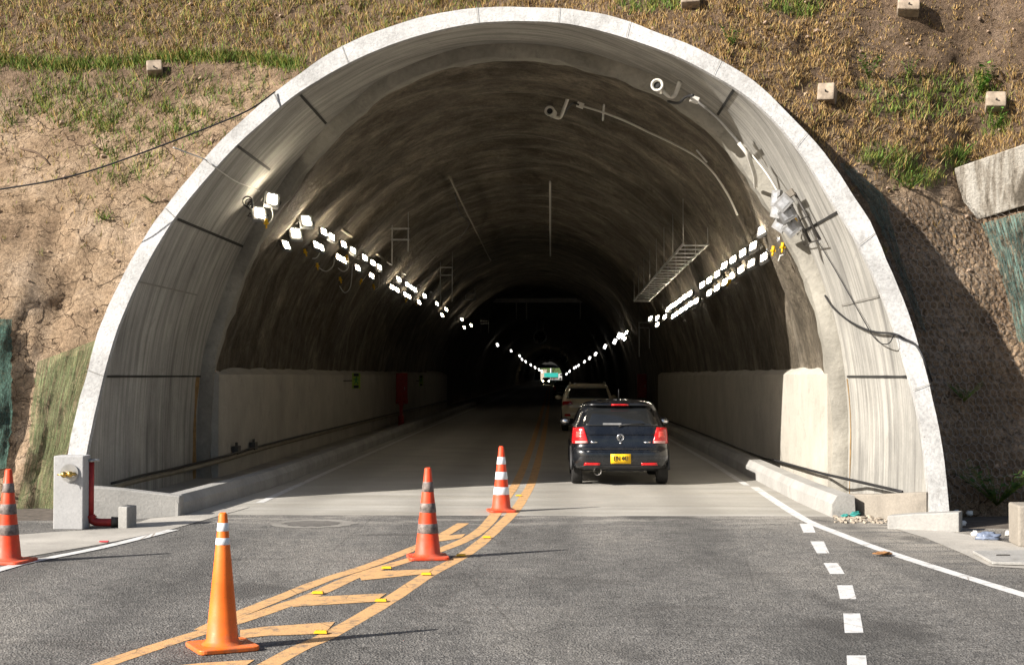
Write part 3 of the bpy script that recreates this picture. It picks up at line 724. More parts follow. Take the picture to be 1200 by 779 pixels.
def slope_box(name, pxs, Y, depth, label, cat, m):
    P = [at(x, y, Y + dy) for (x, y, dy) in pxs]; b = MB()
    V_ = P + [p + Vector((.10, depth, .05)) for p in P]
    b.add(V_, [(0,1,2,3),(7,6,5,4),(0,4,5,1),(1,5,6,2),(2,6,7,3),(3,7,4,0)])
    return tag(b.build(name, m, None, loc=sum(P, Vector())/4, bevel=.02), label, cat)
slope_box('concrete_beam', [(1119,197,.20),(1250,152,-.45),(1262,222,-.40),(1133,262,.20)], hill_hit(1160,225).y-.30, .9, 'weathered streaky concrete beam jutting from the right slope', 'concrete beam', M['beam'])
b = MB(); p0 = gnd(1196,641)
b.poly([(p0.x-.02,p0.y),(p0.x+.5,p0.y-.1),(p0.x+.55,p0.y+.5),(p0.x+.02,p0.y+.5)], 0, .46)
tag(b.build('concrete_post', M['block'], None, loc=p0, bevel=.02), 'dark grey concrete stub at the right edge beside the littered verge', 'concrete post')

# ------------------------------------------------------------------ nets
def net(name, left, right, lift, m, label, cat, nu=26, nv=46, fold=.05):
    def lerp(Pl, t):
        s = t*(len(Pl)-1); i = min(int(s), len(Pl)-2); f = s-i
        return (Pl[i][0]*(1-f)+Pl[i+1][0]*f, Pl[i][1]*(1-f)+Pl[i+1][1]*f)
    G = []; uv = []
    for j in range(nv):
        a = lerp(left, j/(nv-1)); c = lerp(right, j/(nv-1)); row = []
        for i in range(nu):
            f = i/(nu-1); px = a[0]*(1-f)+c[0]*f; py = a[1]*(1-f)+c[1]*f
            wob = fold*mnoise.noise(Vector((f*9, j*.06, 1)))
            p = hill_hit(px, py, lift); p.y += wob
            if i in (0, nu-1): p.x += .04*mnoise.noise(Vector((j*.5, i, 2)))
            row.append(p); uv.append((f, j/(nv-1)))
        G.append(row)
    b = MB(); b.grid(G); o = b.build(name, m, uv=uv); return tag(o, label, cat)
net('shade_net', [(44,424),(38,470),(34,520),(26,562),(16,606)], [(113,398),(93,470),(83,515),(70,560),(62,612)], .10, M['net_green'], 'olive green shade net draped on the slope against the left leg of the arch', 'net')
net('shade_net', [(-60,372),(-60,450),(-60,500),(-60,560)], [(14,374),(13,430),(15,485),(8,548)], .16, M['net_dark'], 'dark teal green net hanging at the left edge of the slope', 'net', fold=.09)
net('shade_net', [(984,192),(1018,240),(1042,290),(1062,340),(1076,380)], [(990,190),(1036,228),(1052,290),(1072,345),(1086,392)], .12, M['net_teal'], 'shaded green net tucked behind the right shoulder of the arch', 'net', nu=14)
net('shade_net', [(1150,262),(1166,300),(1180,345),(1194,400)], [(1262,232),(1262,300),(1262,360),(1262,420)], .12, M['net_teal'], 'sunlit blue-green net hanging under the concrete beam', 'net', nu=30)
# hexagonal wire netting over the right bank
wv, wq = [], []
def wire_seg(a, c, r=.0035):
    t = (c-a).normalized(); x = t.cross(Vector((0,1,0))).normalized()*r; y = t.cross(x).normalized()*r; n0 = len(wv)
    for p in (a, c): wv.extend([p+x, p-x*.5+y*.87, p-x*.5-y*.87])
    for k in range(3): wq.append((n0+k, n0+(k+1) % 3, n0+3+(k+1) % 3, n0+3+k))
hs = .062; _cache = {}
def hp(x, z):
    k = (round(x,3), round(z,3))
    if k not in _cache: _cache[k] = Vector((x, hill_y(x, z)-.07-.03*mnoise.noise(Vector((x*2,z*2,0))), z))
    return _cache[k]
for j in range(64):
    for i in range(40):
        cx0 = 4.9 + i*hs*math.sqrt(3) + (j % 2)*hs*math.sqrt(3)/2; cz0 = .25 + j*hs*1.5*1.15
        if cz0 > 4.55 - max(0, cx0-5.6)*.25 and cx0 < 6.3 or cz0 > 5.2: continue
        if cx0 < 4.95: continue
        pts = [hp(cx0 + hs*math.sin(a), cz0 + hs*1.15*math.cos(a)) for a in (0, math.pi/3, 2*math.pi/3, math.pi)]
        for k in range(3): wire_seg(pts[k], pts[k+1])
wn = np_mesh('wire_netting', [tuple(v) for v in wv], wq, M['wire']); tag(wn, 'hexagonal wire netting stretched over the shaded soil bank right of the arch', 'wire netting')
# roots and sticks on the clay
for pts, lab in (([(24,174),(40,178),(52,186),(58,193)], 'short dark root lying on the cracked clay at the left'), ([(104,165),(112,172),(118,175)], 'small dead twig on the clay below the grass patch'),):
    b = MB(); b.tube([hill_hit(x, y, .03) for x, y in pts], [.022,.02,.016,.01][:len(pts)], 6); tag(b.build('root', M['wood'], None, loc=hill_hit(*pts[0])), lab, 'root')
# dark hollow stone by the left edge
def lump(name, c, r, m, label, cat, squash=(1,1,1), seed=0, n=20):
    b = MB(); G = []
    for i in range(n):
        th = math.pi*i/(n-1); row = []
        for j in range(n+1):
            ph = 2*math.pi*j/n; d = Vector((math.sin(th)*math.cos(ph), math.sin(th)*math.sin(ph), math.cos(th)))
            rr = r*(1+.55*mnoise.noise(d*1.9+Vector((seed,0,0)))+.40*mnoise.noise(d*4.5+Vector((seed,3,0))))
            row.append(Vector(c)+Vector((d.x*squash[0], d.y*squash[1], d.z*squash[2]))*rr)
        G.append(row)
    b.grid(G); return tag(b.build(name, m, None, loc=c), label, cat)

# ------------------------------------------------------------------ overhead and wall cables
def cable(pts, r, m, name, label, cat='cable', smooth=5, n=6, group=None):
    P = catmull(pts, smooth) if smooth > 1 else pts
    b = MB(); b.tube(P, r, n); return tag(b.build(name, m, None, loc=P[0]), label, cat, group)
yl = hill_hit(0,222).y
cable([at(-60,232,22.2), at(0,222,22.3), at(60,212,22.4), at(110,199,22.6), at(170,178,22.8), at(230,155,23.1), at(290,130,23.4), onplane(322,108,-.05)], .014, M['black'], 'overhead_cable', 'black cable strung across the bare left slope to the arch')
cable([at(203,173,22.75), at(222,180,23.0), onplane(240,187,-.03), onplane(252,196,-.02), onwall(275,212,.05), onwall(296,220,.12), onwall(304,224,.2)], .011, M['white_cable'], 'power_cable', 'pale cable running over the rim down to the first left floodlights')
cable([onwall(966,345,.03), onwall(976,360,.04), onwall(992,374,.05), onwall(1010,384,.06), onwall(1026,389,.06), onplane(1047,391,-.05), onplane(1060,397,-.06), onplane(1074,405,-.06), onplane(1084,424,-.04), onplane(1092,446,.3)], .016, M['black'], 'power_cable', 'thick black cable looping over the right side of the rim')
cable([onwall(958,282,.03), onwall(975,310,.03), onwall(995,345,.03), onwall(1012,375,.04), onwall(1022,392,.05), onwall(1032,402,.06), onplane(1042,402,-.04), onplane(1048,391,-.05)], .008, M['black'], 'thin_cable', 'thin black wire hanging in a loop on the right lining')
# ------------------------------------------------------------------ pillar with fire-brigade inlet, red pipe
pz = at(62,622,18.36); pr_ = at(97,622,18.36); pt = at(80,534,18.36).z
root = empty('concrete_pillar', ((pz.x+pr_.x)/2, 18.48, 0), 0, 'white concrete pillar with brass hose inlets in front of the left arch foot', 'pillar')
b = MB(); b.poly([(pz.x,18.36),(pr_.x,18.36),(pr_.x,18.66),(pz.x,18.66)], 0, pt); b.build('shaft', M['white_conc'], root, bevel=.012)
c = at(81.5,554,18.35); b = MB()
b.lathe([(.112,0),(.112,.010)], 28, 0, Matrix.Translation(c) @ Matrix.Rotation(R(90),4,'X'), smooth=False); b.build('inlet_plate', M['steel'], root)
for dx, dz in ((-.075,-.015),(.065,-.01)):
    b = MB(); MM = Matrix.Translation(c+Vector((dx,-.01,dz))) @ Matrix.Rotation(R(90),4,'X') @ Matrix.Rotation(R(25 if dx < 0 else -25),4,'Y')
    b.lathe([(.022,0),(.022,.06),(.035,.062),(.037,.085),(.03,.088),(.03,.11),(.012,.113)], 16, 0, MM); b.tube([c+Vector((dx-.05,-.09,dz)), c+Vector((dx+.05,-.09,dz))], .009, 6)
    b.build('hose_inlet', M['brass'], root)
b = MB(); b.tube([c+Vector((.06,-.02,-.10)), c+Vector((.075,-.025,-.16)), c+Vector((.09,-.02,-.10))], .003, 4); b.build('chain', M['steel'], root)
pp = at(106.5,618,18.62)
root = empty('red_standpipe', (pp.x, 18.62, 0), 0, 'dark red fire pipe with flanged elbow standing behind the white pillar', 'pipe')
ztop = at(106,538,18.62).z
b = MB(); b.tube([(pp.x,18.62,.06),(pp.x,18.62,ztop)], .036, 16); b.build('riser', M['paint_red'], root)
b = MB(); b.lathe([(.055,ztop-.03),(.055,ztop)], 16, 0, Matrix.Translation((pp.x,18.62,0))); b.tube([(pp.x,18.62,ztop-.01),(pp.x+.10,18.62,ztop-.01)], .018, 8); b.build('top_flange', M['steel'], root)
b = MB(); b.tube(catmull([(pp.x,18.62,.16),(pp.x+.02,18.62,.09),(pp.x+.10,18.63,.065),(pp.x+.28,18.68,.06)], 4), .05, 14); b.lathe([(.07,.13),(.07,.15)], 16, 0, Matrix.Translation((pp.x,18.62,0))); b.build('elbow', M['paint_red'], root)
b = MB(); b.tube([(pp.x+.24,18.67,.065),(pp.x+.34,18.7,.065)], [.068,.06], 14); b.build('end_cap', M['dark_steel'], root)

# ------------------------------------------------------------------ low walls and barriers
def wall_mesh(name, plan, tops, th, label, cat, m, bevel=.015):
    b = MB(); n = len(plan); V_ = []
    for (x, y), zt in zip(plan, tops):
        V_ += [Vector((x,y,-.3)), Vector((x,y,zt)), Vector((x+th[0],y+th[1],zt)), Vector((x+th[0],y+th[1],-.3))]
    Fc = [(0,1,2,3), tuple((n-1)*4+k for k in (3,2,1,0))]
    for i in range(n-1):
        for k in range(4): Fc.append((i*4+k, (i+1)*4+k, (i+1)*4+(k+1) % 4, i*4+(k+1) % 4))
    b.add(V_, Fc); return tag(b.build(name, m, None, loc=(plan[0][0], plan[0][1], 0), bevel=bevel), label, cat)
wall_mesh('low_wall', [(-6.62,20.1),(-5.85,20.12),(-5.02,20.16)], [.43,.37,.27], (0,.22), 'pale low concrete wall between the left arch foot and the road barrier', 'low wall', M['kerb'])
a0 = gnd(137,619); wall_mesh('concrete_stub', [(a0.x,18.55),(a0.x+.13,18.5)], [.27,.27], (.05,.26), 'short square concrete stub beside the red pipe', 'concrete block', M['kerb'])
def barrier(name, line, hgt, w, side, label, group, seg):
    # road barrier with a chamfered top, laid in lengths end to end; line = points of the road-side foot
    P = catmull([Vector((x,y,0)) for x, y in line], 8)
    L = [0]
    for i in range(len(P)-1): L.append(L[-1]+(P[i+1]-P[i]).length)
    def pt(s):
        i = max(0, min(len(P)-2, int(np.searchsorted(L, s)-1))); f = (s-L[i])/max(1e-6, L[i+1]-L[i]); return P[i].lerp(P[i+1], f)
    s = 0; k = 0; ords = ['first','second','third','fourth','fifth','sixth','seventh','eighth','ninth','tenth','eleventh','twelfth']
    while s < L[-1]-.5 and k < len(ords):
        e = min(s+seg*(1 if k < 6 else 2.5), L[-1]); rows = []
        for q in np.linspace(s+.004, e-.004, 7):
            c = pt(q); t = (pt(min(q+.2, L[-1]))-pt(max(q-.2,0))).normalized(); n = Vector((t.y,-t.x,0))*side
            jz = .003*nz((c.x, c.y*2, k)); zz = hgt
            rows.append([c+Vector((0,0,-.2)), c+Vector((0,0,zz*.62+jz)), c+n*.07+Vector((0,0,zz+jz)), c+n*w+Vector((0,0,zz+jz)), c+n*(w+.02)+Vector((0,0,-.2))])
        b = MB(); b.grid(rows, 0, False); m = len(rows[0])
        b.add(rows[0], [tuple(range(m))]); b.add(rows[-1], [tuple(range(m))[::-1]])
        o = b.build(name, M['kerb'], None, loc=pt(s), bevel=.006); tag(o, f'{label}, {ords[k]} length from the portal', 'barrier', group)
        s = e; k += 1
barrier('road_barrier', [(-5.04,20.15),(-4.92,22),(-4.72,26),(-4.70,34),(-4.72,50),(-4.72,95)], .27, .27, -1, 'low concrete barrier with sloping top along the left lane', 'left road barrier', 4.6)
barrier('road_barrier', [(3.78,20.2),(3.72,23),(3.74,28),(3.80,40),(3.85,60),(3.85,90)], .29, .30, 1, 'low worn concrete barrier beside the right edge line', 'right road barrier', 4.6)
# right-hand cut-off wall and plinth
wall_mesh('low_wall', [(3.84,20.95),(4.35,20.10),(4.72,18.95)], [.25,.32,.44], (.16,.14), 'flat grey concrete wall closing the gap at the right arch foot', 'low wall', M['block'])
wall_mesh('plinth', [(4.18,18.72),(4.50,18.58),(4.97,18.36)], [.16,.20,.24], (.10,.22), 'low concrete plinth under the right foot of the arch', 'plinth', M['kerb'])
# rubble, rag and litter
lump('teal_rag', gnd(1000,605.5)+Vector((0,-.05,.03)), .06, M['teal_cloth'], 'crumpled teal rag on rubble by the right barrier end', 'rag', (1.3,.8,.8), 3)
lump('teal_rag', gnd(991,606.5)+Vector((0,-.02,.03)), .04, M['teal_cloth'], 'small scrap of teal cloth against the barrier end', 'rag', (1.4,.8,.6), 8)
rb = MB()
for _ in range(130):
    p = gnd(rng.uniform(978,1042), rng.uniform(604,613)); r = rng.uniform(.008,.03)
    rb.box(p+Vector((0,0,r*.5)), (r*2,r*1.5,r), Matrix.Rotation(rng.uniform(0,3),3,'Z') @ Matrix.Rotation(rng.uniform(0,.6),3,'X'))
tag(rb.build('rubble', M['rubble']), kind='stuff')
lump('pale_bag', gnd(1160,633)+Vector((0,0.05,.03)), .085, M['bag'], 'pale blue plastic bag dumped on the dark right verge', 'bag', (1.5,.8,.7), 5)
lits = [(1121,600,'bright white scrap of paper low on the bank by the arch foot'),(1136,601,'white scrap of paper on the right bank, second from the arch'),(1128,616,'white paper cup lying at the foot of the right bank'),(1143,628,'flat pale wrapper on the verge left of the blue bag'),(1182,628,'crumpled white wrapper above the blue bag'),(1196,612,'pale paper scrap near the dark concrete stub')]
for i, (x, y, lab) in enumerate(lits):
    p = hill_hit(x, y, .05) if y < 610 else gnd(x, y)+Vector((0,0,.03))
    lump('paper_scrap', p, .05, M['paper'], lab, 'litter', (1,.7,.7), 20+i, 8)['group'] = 'litter on the right verge'
lump('dead_leaf', gnd(1034,651)+Vector((0,0,.03)), .07, M['leaf_brown'], 'brown dead leaf on the asphalt inside the right edge line', 'leaf', (1.3,.9,.25), 11)
b = MB(); b.box(gnd(122,636)+Vector((0,0,.02)), (.10,.05,.012)); tag(b.build('red_wrapper', simple('red_wrapper', (.6,.05,.06)), None, loc=gnd(122,636)), 'small red and white wrapper on the left gutter', 'litter')
# manhole patch and inspection cover
c = gnd(366,613.5); root = empty('manhole', c, 0, 'round worn manhole cover with a ragged dusty ring in the left lane', 'manhole cover')
def ring(r0, r1, z, m, name, jag):
    b = MB(); G = []
    for r in np.linspace(r0, r1, 4):
        G.append([c + Vector((math.cos(a)*r*(1+jag*nz((math.cos(a)*4,math.sin(a)*4,r*3))), math.sin(a)*r*(1+jag*nz((math.cos(a)*4+9,math.sin(a)*4,r*3))), z)) for a in np.linspace(0, 2*math.pi, 73)])
    b.grid(G, 0, False); b.build(name, m, root)
ring(.37, .55, .005, M['dust'], 'surround', .16); ring(.01, .35, .006, M['cover'], 'cover', .0)
q = [gnd(x, y, .012) for x, y in ((1140,648),(1163,661),(1230,663),(1212,647))]
root = empty('inspection_cover', sum(q, Vector())/4, 0, 'pale concrete inspection cover with a lifting slot on the right verge', 'inspection cover')
b = MB(); b.add([p for p in q]+[p+Vector((0,0,.03)) for p in q], [(0,1,2,3),(4,5,6,7),(0,1,5,4),(1,2,6,5),(2,3,7,6),(3,0,4,7)]); b.build('slab', M['kerb'], root, bevel=.006)
hx = [gnd(x, y, .044) for x, y in ((1168,649.2),(1183,649.2),(1184,650.6),(1167,650.6))]
b = MB(); b.add(hx, [(0,1,2,3)]); b.build('lifting_slot', M['dark_steel'], root)
# raised studs on the markings
studs = [(480,497),(672,395),(817,310),(928,250),(1010,192),(470,370),(690,290),(1112,58)]
names = ['front','second','third','fourth','fifth','','','last']
sp = None
for i, (x, y) in enumerate(studs):
    p = gnd(*z7((x, y))); lab = (f'yellow raised road stud on the right yellow line, {names[i]} from the viewer' if i not in (5,6) else ('yellow road stud on the left yellow line near the tall front cone' if i == 5 else 'yellow road stud on the left yellow line beside the grey-banded cone'))
    b = MB(); b.add([(-.05,-.045,.010),(.05,-.045,.010),(.05,.045,.010),(-.05,.045,.010),(-.042,-.02,.026),(.042,-.02,.026),(.042,.02,.026),(-.042,.02,.026)], [(0,1,5,4),(1,2,6,5),(2,3,7,6),(3,0,4,7),(4,5,6,7)])
    if sp is None: o = sp = b.build('road_stud', M['stud'], None, loc=(0,0,0))
    else: o = copy_tree(sp)
    o.location = p; tag(o, lab, 'road stud', 'yellow road studs')

# ------------------------------------------------------------------ traffic cones
def cone(px, py, hgt, body, band, fr, rb_, rt, base_w, rz, label, tilt=(0,0), base_h=.035):
    p = gnd(px, py); root = empty('traffic_cone', p, 0, label, 'traffic cone', 'traffic cones along the yellow line')
    root.rotation_euler = (R(tilt[0]), R(tilt[1]), rz)
    rad = lambda z: rb_ + (rt-rb_)*(z-base_h)/(hgt-base_h)
    b = MB(); b.lathe([(rb_+.03,base_h),(rb_+.012,base_h+.012),(rad(base_h+.03),base_h+.03),(rad(hgt*.5),hgt*.5),(rad(hgt-.012),hgt-.012),(rt*.7,hgt),(rt*.55,hgt),(rt*.5,hgt-.05)], 40, caps=False)
    b.build('cone_body', body, root, world=False)
    b = MB(); w = base_w/2; cc = .05; pts = []
    for sx, sy, a0_ in ((1,1,0),(-1,1,90),(-1,-1,180),(1,-1,270)):
        for k in range(5):
            a = R(a0_+k*22.5); pts.append((sx*(w-cc)+cc*math.cos(a), sy*(w-cc)+cc*math.sin(a)))
    b.poly(pts, 0.002, base_h); b.build('base', body, root, world=False, bevel=.008)
    for (t0, t1) in fr:
        z1 = hgt*(1-t0); z0 = hgt*(1-t1); b = MB()
        b.lathe([(rad(z0)+.0005,z0),(rad(z0)+.0028,z0+.003),(rad(z1)+.0028,z1-.003),(rad(z1)+.0005,z1)], 40, caps=False); b.build('reflective_band', band, root, world=False)
    return root
g = gnd(0,0+779)
cone(260.5,759.5,.945, M['orange'], M['band_white'], [(.075,.135),(.185,.235)], .115, .028, .43, R(28), 'tall orange traffic cone with two white bands high up, nearest the viewer')
cone(501.3,654.3,.945, M['red_orange'], M['band_grey'], [(.155,.265),(.388,.49),(.612,.717)], .135, .034, .42, R(10), 'red-orange traffic cone with three dirty grey bands on the hatched markings')
cone(587.5,599.3,.915, M['red_orange'], M['band_white'], [(.165,.275),(.39,.505),(.62,.735)], .135, .034, .38, R(12), 'red-orange traffic cone with three clean white bands at the tunnel mouth')
cone(9,659,.95, M['red_orange'], M['band_grey'], [(.15,.25),(.37,.48),(.59,.70)], .135, .034, .46, R(-8), 'red-orange traffic cone with grey bands at the left edge of the road')

# ------------------------------------------------------------------ floodlights
def make_lamp(lit=True):
    root = empty('floodlight', (0,0,0))
    b = MB(); b.box((0,.055,0), (.34,.09,.42)); b.box((0,.115,0), (.25,.05,.30))
    for k in range(7): b.box((-.12+k*.04,.125,0), (.008,.06,.34))
    b.build('housing', M['lamp_case'], root, world=False, bevel=.01)
    b = MB(); b.box((0,.004,0), (.20,.012,.27)); b.build('lamp_panel', LAMP_ON if lit else LAMP_OFF, root, world=False, bevel=.004)
    b = MB(); b.tube([(-.215,.05,0),(-.215,.16,.02),(-.215,.24,.08),(.215,.24,.08),(.215,.16,.02),(.215,.05,0)], .012, 6); b.tube([(-.215,.05,0),(-.19,.05,0)], .02, 8); b.tube([(.215,.05,0),(.19,.05,0)], .02, 8)
    b.build('bracket', M['dark_steel'], root, world=False)
    return root
ORD = ['first','second','third','fourth','fifth','sixth','seventh','eighth','ninth','tenth','eleventh','twelfth','thirteenth','fourteenth','fifteenth','sixteenth','seventeenth','eighteenth','nineteenth','twentieth','twenty-first','twenty-second','twenty-third','twenty-fourth','twenty-fifth']
LP = None; LPO = None; nl = 0
def place_lamp(p, side, roll, label, group, lit=True, scale=1.0, pitch=-36, yaw=None):
    global LP, LPO, nl
    if lit:
        if LP is None: LP = make_lamp(True); o = LP
        else: o = copy_tree(LP)
    else:
        if LPO is None: LPO = make_lamp(False); o = LPO
        else: o = copy_tree(LPO)
    o.location = p; yw = (R(57) if side < 0 else R(-58)) if yaw is None else R(yaw)
    o.rotation_euler = (Matrix.Rotation(yw,3,'Z') @ Matrix.Rotation(R(pitch),3,'X') @ Matrix.Rotation(roll,3,'Y')).to_euler()
    o.scale = (scale,)*3
    tag(o, label, 'floodlight', group); nl += 1; return o
UL = [317,357.7,378.5,387.7,402,413,427,436.5,444,467,477,481.5,486,497.5,512,523,541,552]
LL = [302,345,341,370,375,396,402,418.5,435,459,465,475,479,491,518,544]
for i, x in enumerate(UL):
    Xw = -5.0; Y = Xw*1750/(x-645); z = 1.9+.636*5.0
    place_lamp((Xw,Y,z), -1, R((8 if i < 2 else 30)+rng.uniform(-8,8)), f'lit floodlight in the upper row on the left tunnel wall, {ORD[i]} from the portal', 'floodlights along the left wall', scale=.80 if i < 2 else .62, yaw=30 if i < 2 else None)
for i, x in enumerate(LL):
    Xw = -5.22; Y = Xw*1750/(x-645); z = 1.9+(.56 if i != 2 else .53)*5.22
    if i == 2: Xw -= .12; z -= .12
    place_lamp((Xw,Y,z), -1, R((8 if i < 3 else 30)+rng.uniform(-8,8)), f'lit floodlight in the lower row on the left tunnel wall, {ORD[i]} from the portal', 'floodlights along the left wall', scale=.80 if i < 2 else .62, yaw=30 if i < 2 else None)
UR = [(892.6,269),(882,288),(870,296),(858.7,304),(848.4,311),(840,321),(831,328),(822.7,333.5),(808,344),(802,347.7),(796.4,352),(792,355.7),(786.8,358.6),(782.7,362),(770,372.5),(762,373),(734,389.5),(726,395)]
LR = [(916,274),(904,284.6),(894.6,301),(880,308),(868,315.5),(857.7,322.7),(849.4,330),(839.8,337),(831,342.6),(815.5,352.5),(808.8,356),(803.8,360),(798,363.8),(792,368),(789,370),(779,371),(770,380),(732,397)]
for lst, xin, nm in ((UR, 3.72, 'upper'), (LR, 3.95, 'lower')):
    for i, (x, y) in enumerate(lst):
        Y = xin*1750/(x-645); p = at(x, y, Y)
        place_lamp(p, 1, R(-30+rng.uniform(-6,6)), f'lit floodlight in the {nm} row on the right tunnel wall, {ORD[i]} from the portal', 'floodlights along the right wall', scale=.62)
heap = [(908,232,-20,'topmost'),(918,238,20,'second highest'),(909,246,-10,'third highest'),(923,252,35,'fourth highest'),(914,262,10,'lowest'),(928,268,25,'rightmost')]
for x, y, rl, nm in heap:
    w = onwall(x, y, .32); place_lamp(w, 1, R(rl+25), f'unlit sunlit floodlight high on the right wall, {nm} of the heap', 'unlit floodlights in the sun on the right', lit=False, scale=.60, pitch=4+rl*.4, yaw=-40+rl)
FL = [(583,404),(599,411),(609,417),(611.7,421),(616,423.7),(622,427.5),(627,430.5),(631.7,433),(635,435)]
FR = [(725.5,393),(729,394),(720.5,400),(709,406),(698,414.7),(691,419.5),(685,423.7),(678,428),(675,430),(673,431),(667.5,435),(664,438)]
FARL = emis('far_lamp_glow', (1,.96,.9), 3.0)
for lst, xin, nm in ((FL, 5.0, 'left'), (FR, 4.0, 'right')):
    for i, (x, y) in enumerate(lst):
        Y = min(560, xin*1750/abs(x-645)); p = at(x, y, Y); s_ = max(.26, Y*.0013)
        b = MB(); b.box((0,0,0), (s_*.7,.12,s_*1.2), Matrix.Rotation(R(-25 if x < 645 else 25),3,'Y'))
        tag(b.build('tunnel_lamp', FARL, None, loc=(0,0,0)), f'distant tunnel lamp far down the {nm} side, {ORD[i]} from the viewer', 'tunnel lamp', 'distant tunnel lamps').location = p
# carrier tubes behind the rows
def dirline(slope, X, y0, y1): return [Vector((X, y, H+slope*abs(X))) for y in np.linspace(y0, y1, 12)]
cable(dirline(.70, -5.08, 33, 78), .045, M['wall_pipe'], 'lamp_rail', 'brown steel rail carrying the left floodlights', 'rail', 1, 8)
b = MB(); pts = [at(890,285,3.95*1750/245), at(831,322,3.95*1750/186), at(783,357,3.95*1750/138)]; 
cable([p+Vector((.12,.1,.12)) for p in pts], .04, M['wall_pipe'], 'lamp_rail', 'brown steel rail carrying the right floodlights', 'rail', 4, 8)
# dangling leads with yellow plugs
leads = [(-5.0,[(318,240),(320,255),(313,262),(303,255)],(312,262)), (-5.1,[(375,296),(371,302),(366,303)],(358,296)), (-5.1,[(392,302),(390,312),(382,318),(374,314)],(372,312)), (-5.1,[(408,300),(408,314),(402,318),(396,314)],(406,302)), (-5.1,[(413,310),(411,335),(404,343),(398,335)],(399,328)),
         (-5.1,[(430,322),(424,330)],(423,330)), (-5.1,[(444,322),(444,335),(440,340)],(438,336)), (-5.1,[(486,350),(489,358)],(488,356)), (-5.1,[(474,350),(477,354)],(476,352)), (-5.1,[(520,368),(522,370)],(521,369)),
         (3.9,[(912,292),(914,300),(912,306)],(906,294)), (3.9,[(918,282),(920,296),(914,300)],(917,290)), (3.9,[(904,262),(906,256),(902,252)],(905,258)), (3.9,[(932,254),(934,262)],(931,259)), (3.9,[(856,328),(855,334)],(854,331))]
for i, (X, pl, q) in enumerate(leads):
    Yd = X*1750/(pl[0][0]-645)-.15
    root = empty('plug_lead', at(*pl[0], Yd), 0, f'dangling pale lead with a yellow plug under the {"left" if X < 0 else "right"} floodlights, {ORD[i if X < 0 else i-10]} from the portal', 'plug lead', 'plug leads under the floodlights')
    b = MB(); b.tube(catmull([at(*p, Yd-.02*k) for k, p in enumerate(pl)], 4), .012, 6); b.build('lead', M['white_cable'], root)
    s_ = 1 if i not in (0,) else .8; c = at(*q, Yd-.06); b = MB(); dd = Vector((rng.uniform(-.6,.6),0,-1)).normalized()*.08
    b.tube([c-dd, c+dd*.2], .030, 8); b.tube([c+dd*.2, c+dd*1.1], .018, 8); b.box(c, (.09,.03,.03)); b.build('plug', M['yellow_plug'], root)
# junction coil on the left by the first pair
c = onwall(290,236,.10); b = MB()
for k in range(3): b.tube([c+Vector((.085*math.cos(a)*(1-.25*k)+.03*k, -.02*k, .085*math.sin(a)*(1-.1*k)-.04*k)) for a in np.linspace(0, 2*math.pi, 20)[:-1]], .014, 6, closed=True)
tag(b.build('cable_coil', M['black'], None, loc=c), 'black coil of cable beside the first left floodlights', 'cable coil')

# ------------------------------------------------------------------ steel bracket on the right lining
root = empty('steel_bracket', onwall(925,232,.1), 0, 'rusty steel bracket with two long bars on the right lining beside the floodlights', 'bracket')
pl = [onwall(919,228,.14), onwall(929,221,.14), onwall(933,228,.14), onwall(923,234,.14)]; b = MB()
b.add(pl+[p+Vector((-.03,-.03,0)) for p in pl], [(0,1,2,3),(7,6,5,4),(0,4,5,1),(1,5,6,2),(2,6,7,3),(3,7,4,0)]); b.build('plate', M['block'], root)
for a, c in (((931,226),(961,281)), ((923,233),(950,284))):
    b = MB(); b.tube([onwall(*a,.12), onwall(*c,.10)], .022, 4); b.build('bar', M['dark_steel'], root)
for f in (.5,1.0):
    b = MB(); b.tube([onwall(931+30*f,226+55*f,.12), onwall(923+27*f,233+51*f,.11)], .012, 4); b.build('rung', M['dark_steel'], root)
b = MB(); b.tube(catmull([onwall(950,284,.08), onwall(946,288,.05), onwall(941,286,.06)], 4), .008, 5); b.build('hook', M['dark_steel'], root)

# ------------------------------------------------------------------ cameras with conduits on the vault
def security_camera(body_px, br_px, label, ins=.12):
    p = onwall(*body_px, .30); root = empty('security_camera', p, 0, label, 'security camera', 'security cameras on the vault')
    MM = Matrix.Translation(p) @ Matrix.Rotation(R(90),4,'X') @ Matrix.Rotation(R(-12),4,'Y')
    b = MB(); b.lathe([(.02,-.26),(.085,-.25),(.09,.06),(.105,.065),(.105,.10),(.075,.10),(.07,.06)], 24, 0, MM); b.build('housing', M['conduit'], root)
    b = MB(); b.lathe([(.062,.055),(.06,.06),(.02,.062)], 20, 0, MM); b.build('lens', M['black'], root)
    q = [onwall(*x, i_) for x, i_ in br_px]
    b = MB(); b.tube(catmull(q, 5), .036, 8); b.build('bracket', M['conduit'], root)
    return root
security_camera((771,101), [((776,106),.30),((785,113),.28),((791,111),.22),((797,96),.02)], 'white round security camera on an elbow bracket at the edge of the lining')
security_camera((645,131), [((649,137),.30),((656,138),.25),((660,130),.18),((667,111),.02)], 'security camera on a curved bracket further in under the vault')
def conduit(pts, ins, r, label, m, name='conduit'):
    return cable([onwall(x, y, ins) for x, y in pts], r, m, name, label, 'conduit', 5, 8)
conduit([(662,134),(666,126),(672,121),(678,123)], 0.30, .020, 'black flexible lead between the inner camera and its junction box', M['black'], 'flexible_lead')
conduit([(684,125),(707,132),(735,143),(760,155),(790,169),(815,183),(833,199),(845,215),(856,234),(864,252)], 0.26, .020, 'long pale conduit arching over the right side of the vault', M['conduit'])
conduit([(783,119),(795,121),(804,114),(812,112)], 0.30, .024, 'black flexible lead at the outer camera', M['black'], 'flexible_lead')
conduit([(817,119),(838,136),(858,158),(866,168)], 0.23, .024, 'dark conduit hugging the back edge of the lining', M['steel'])
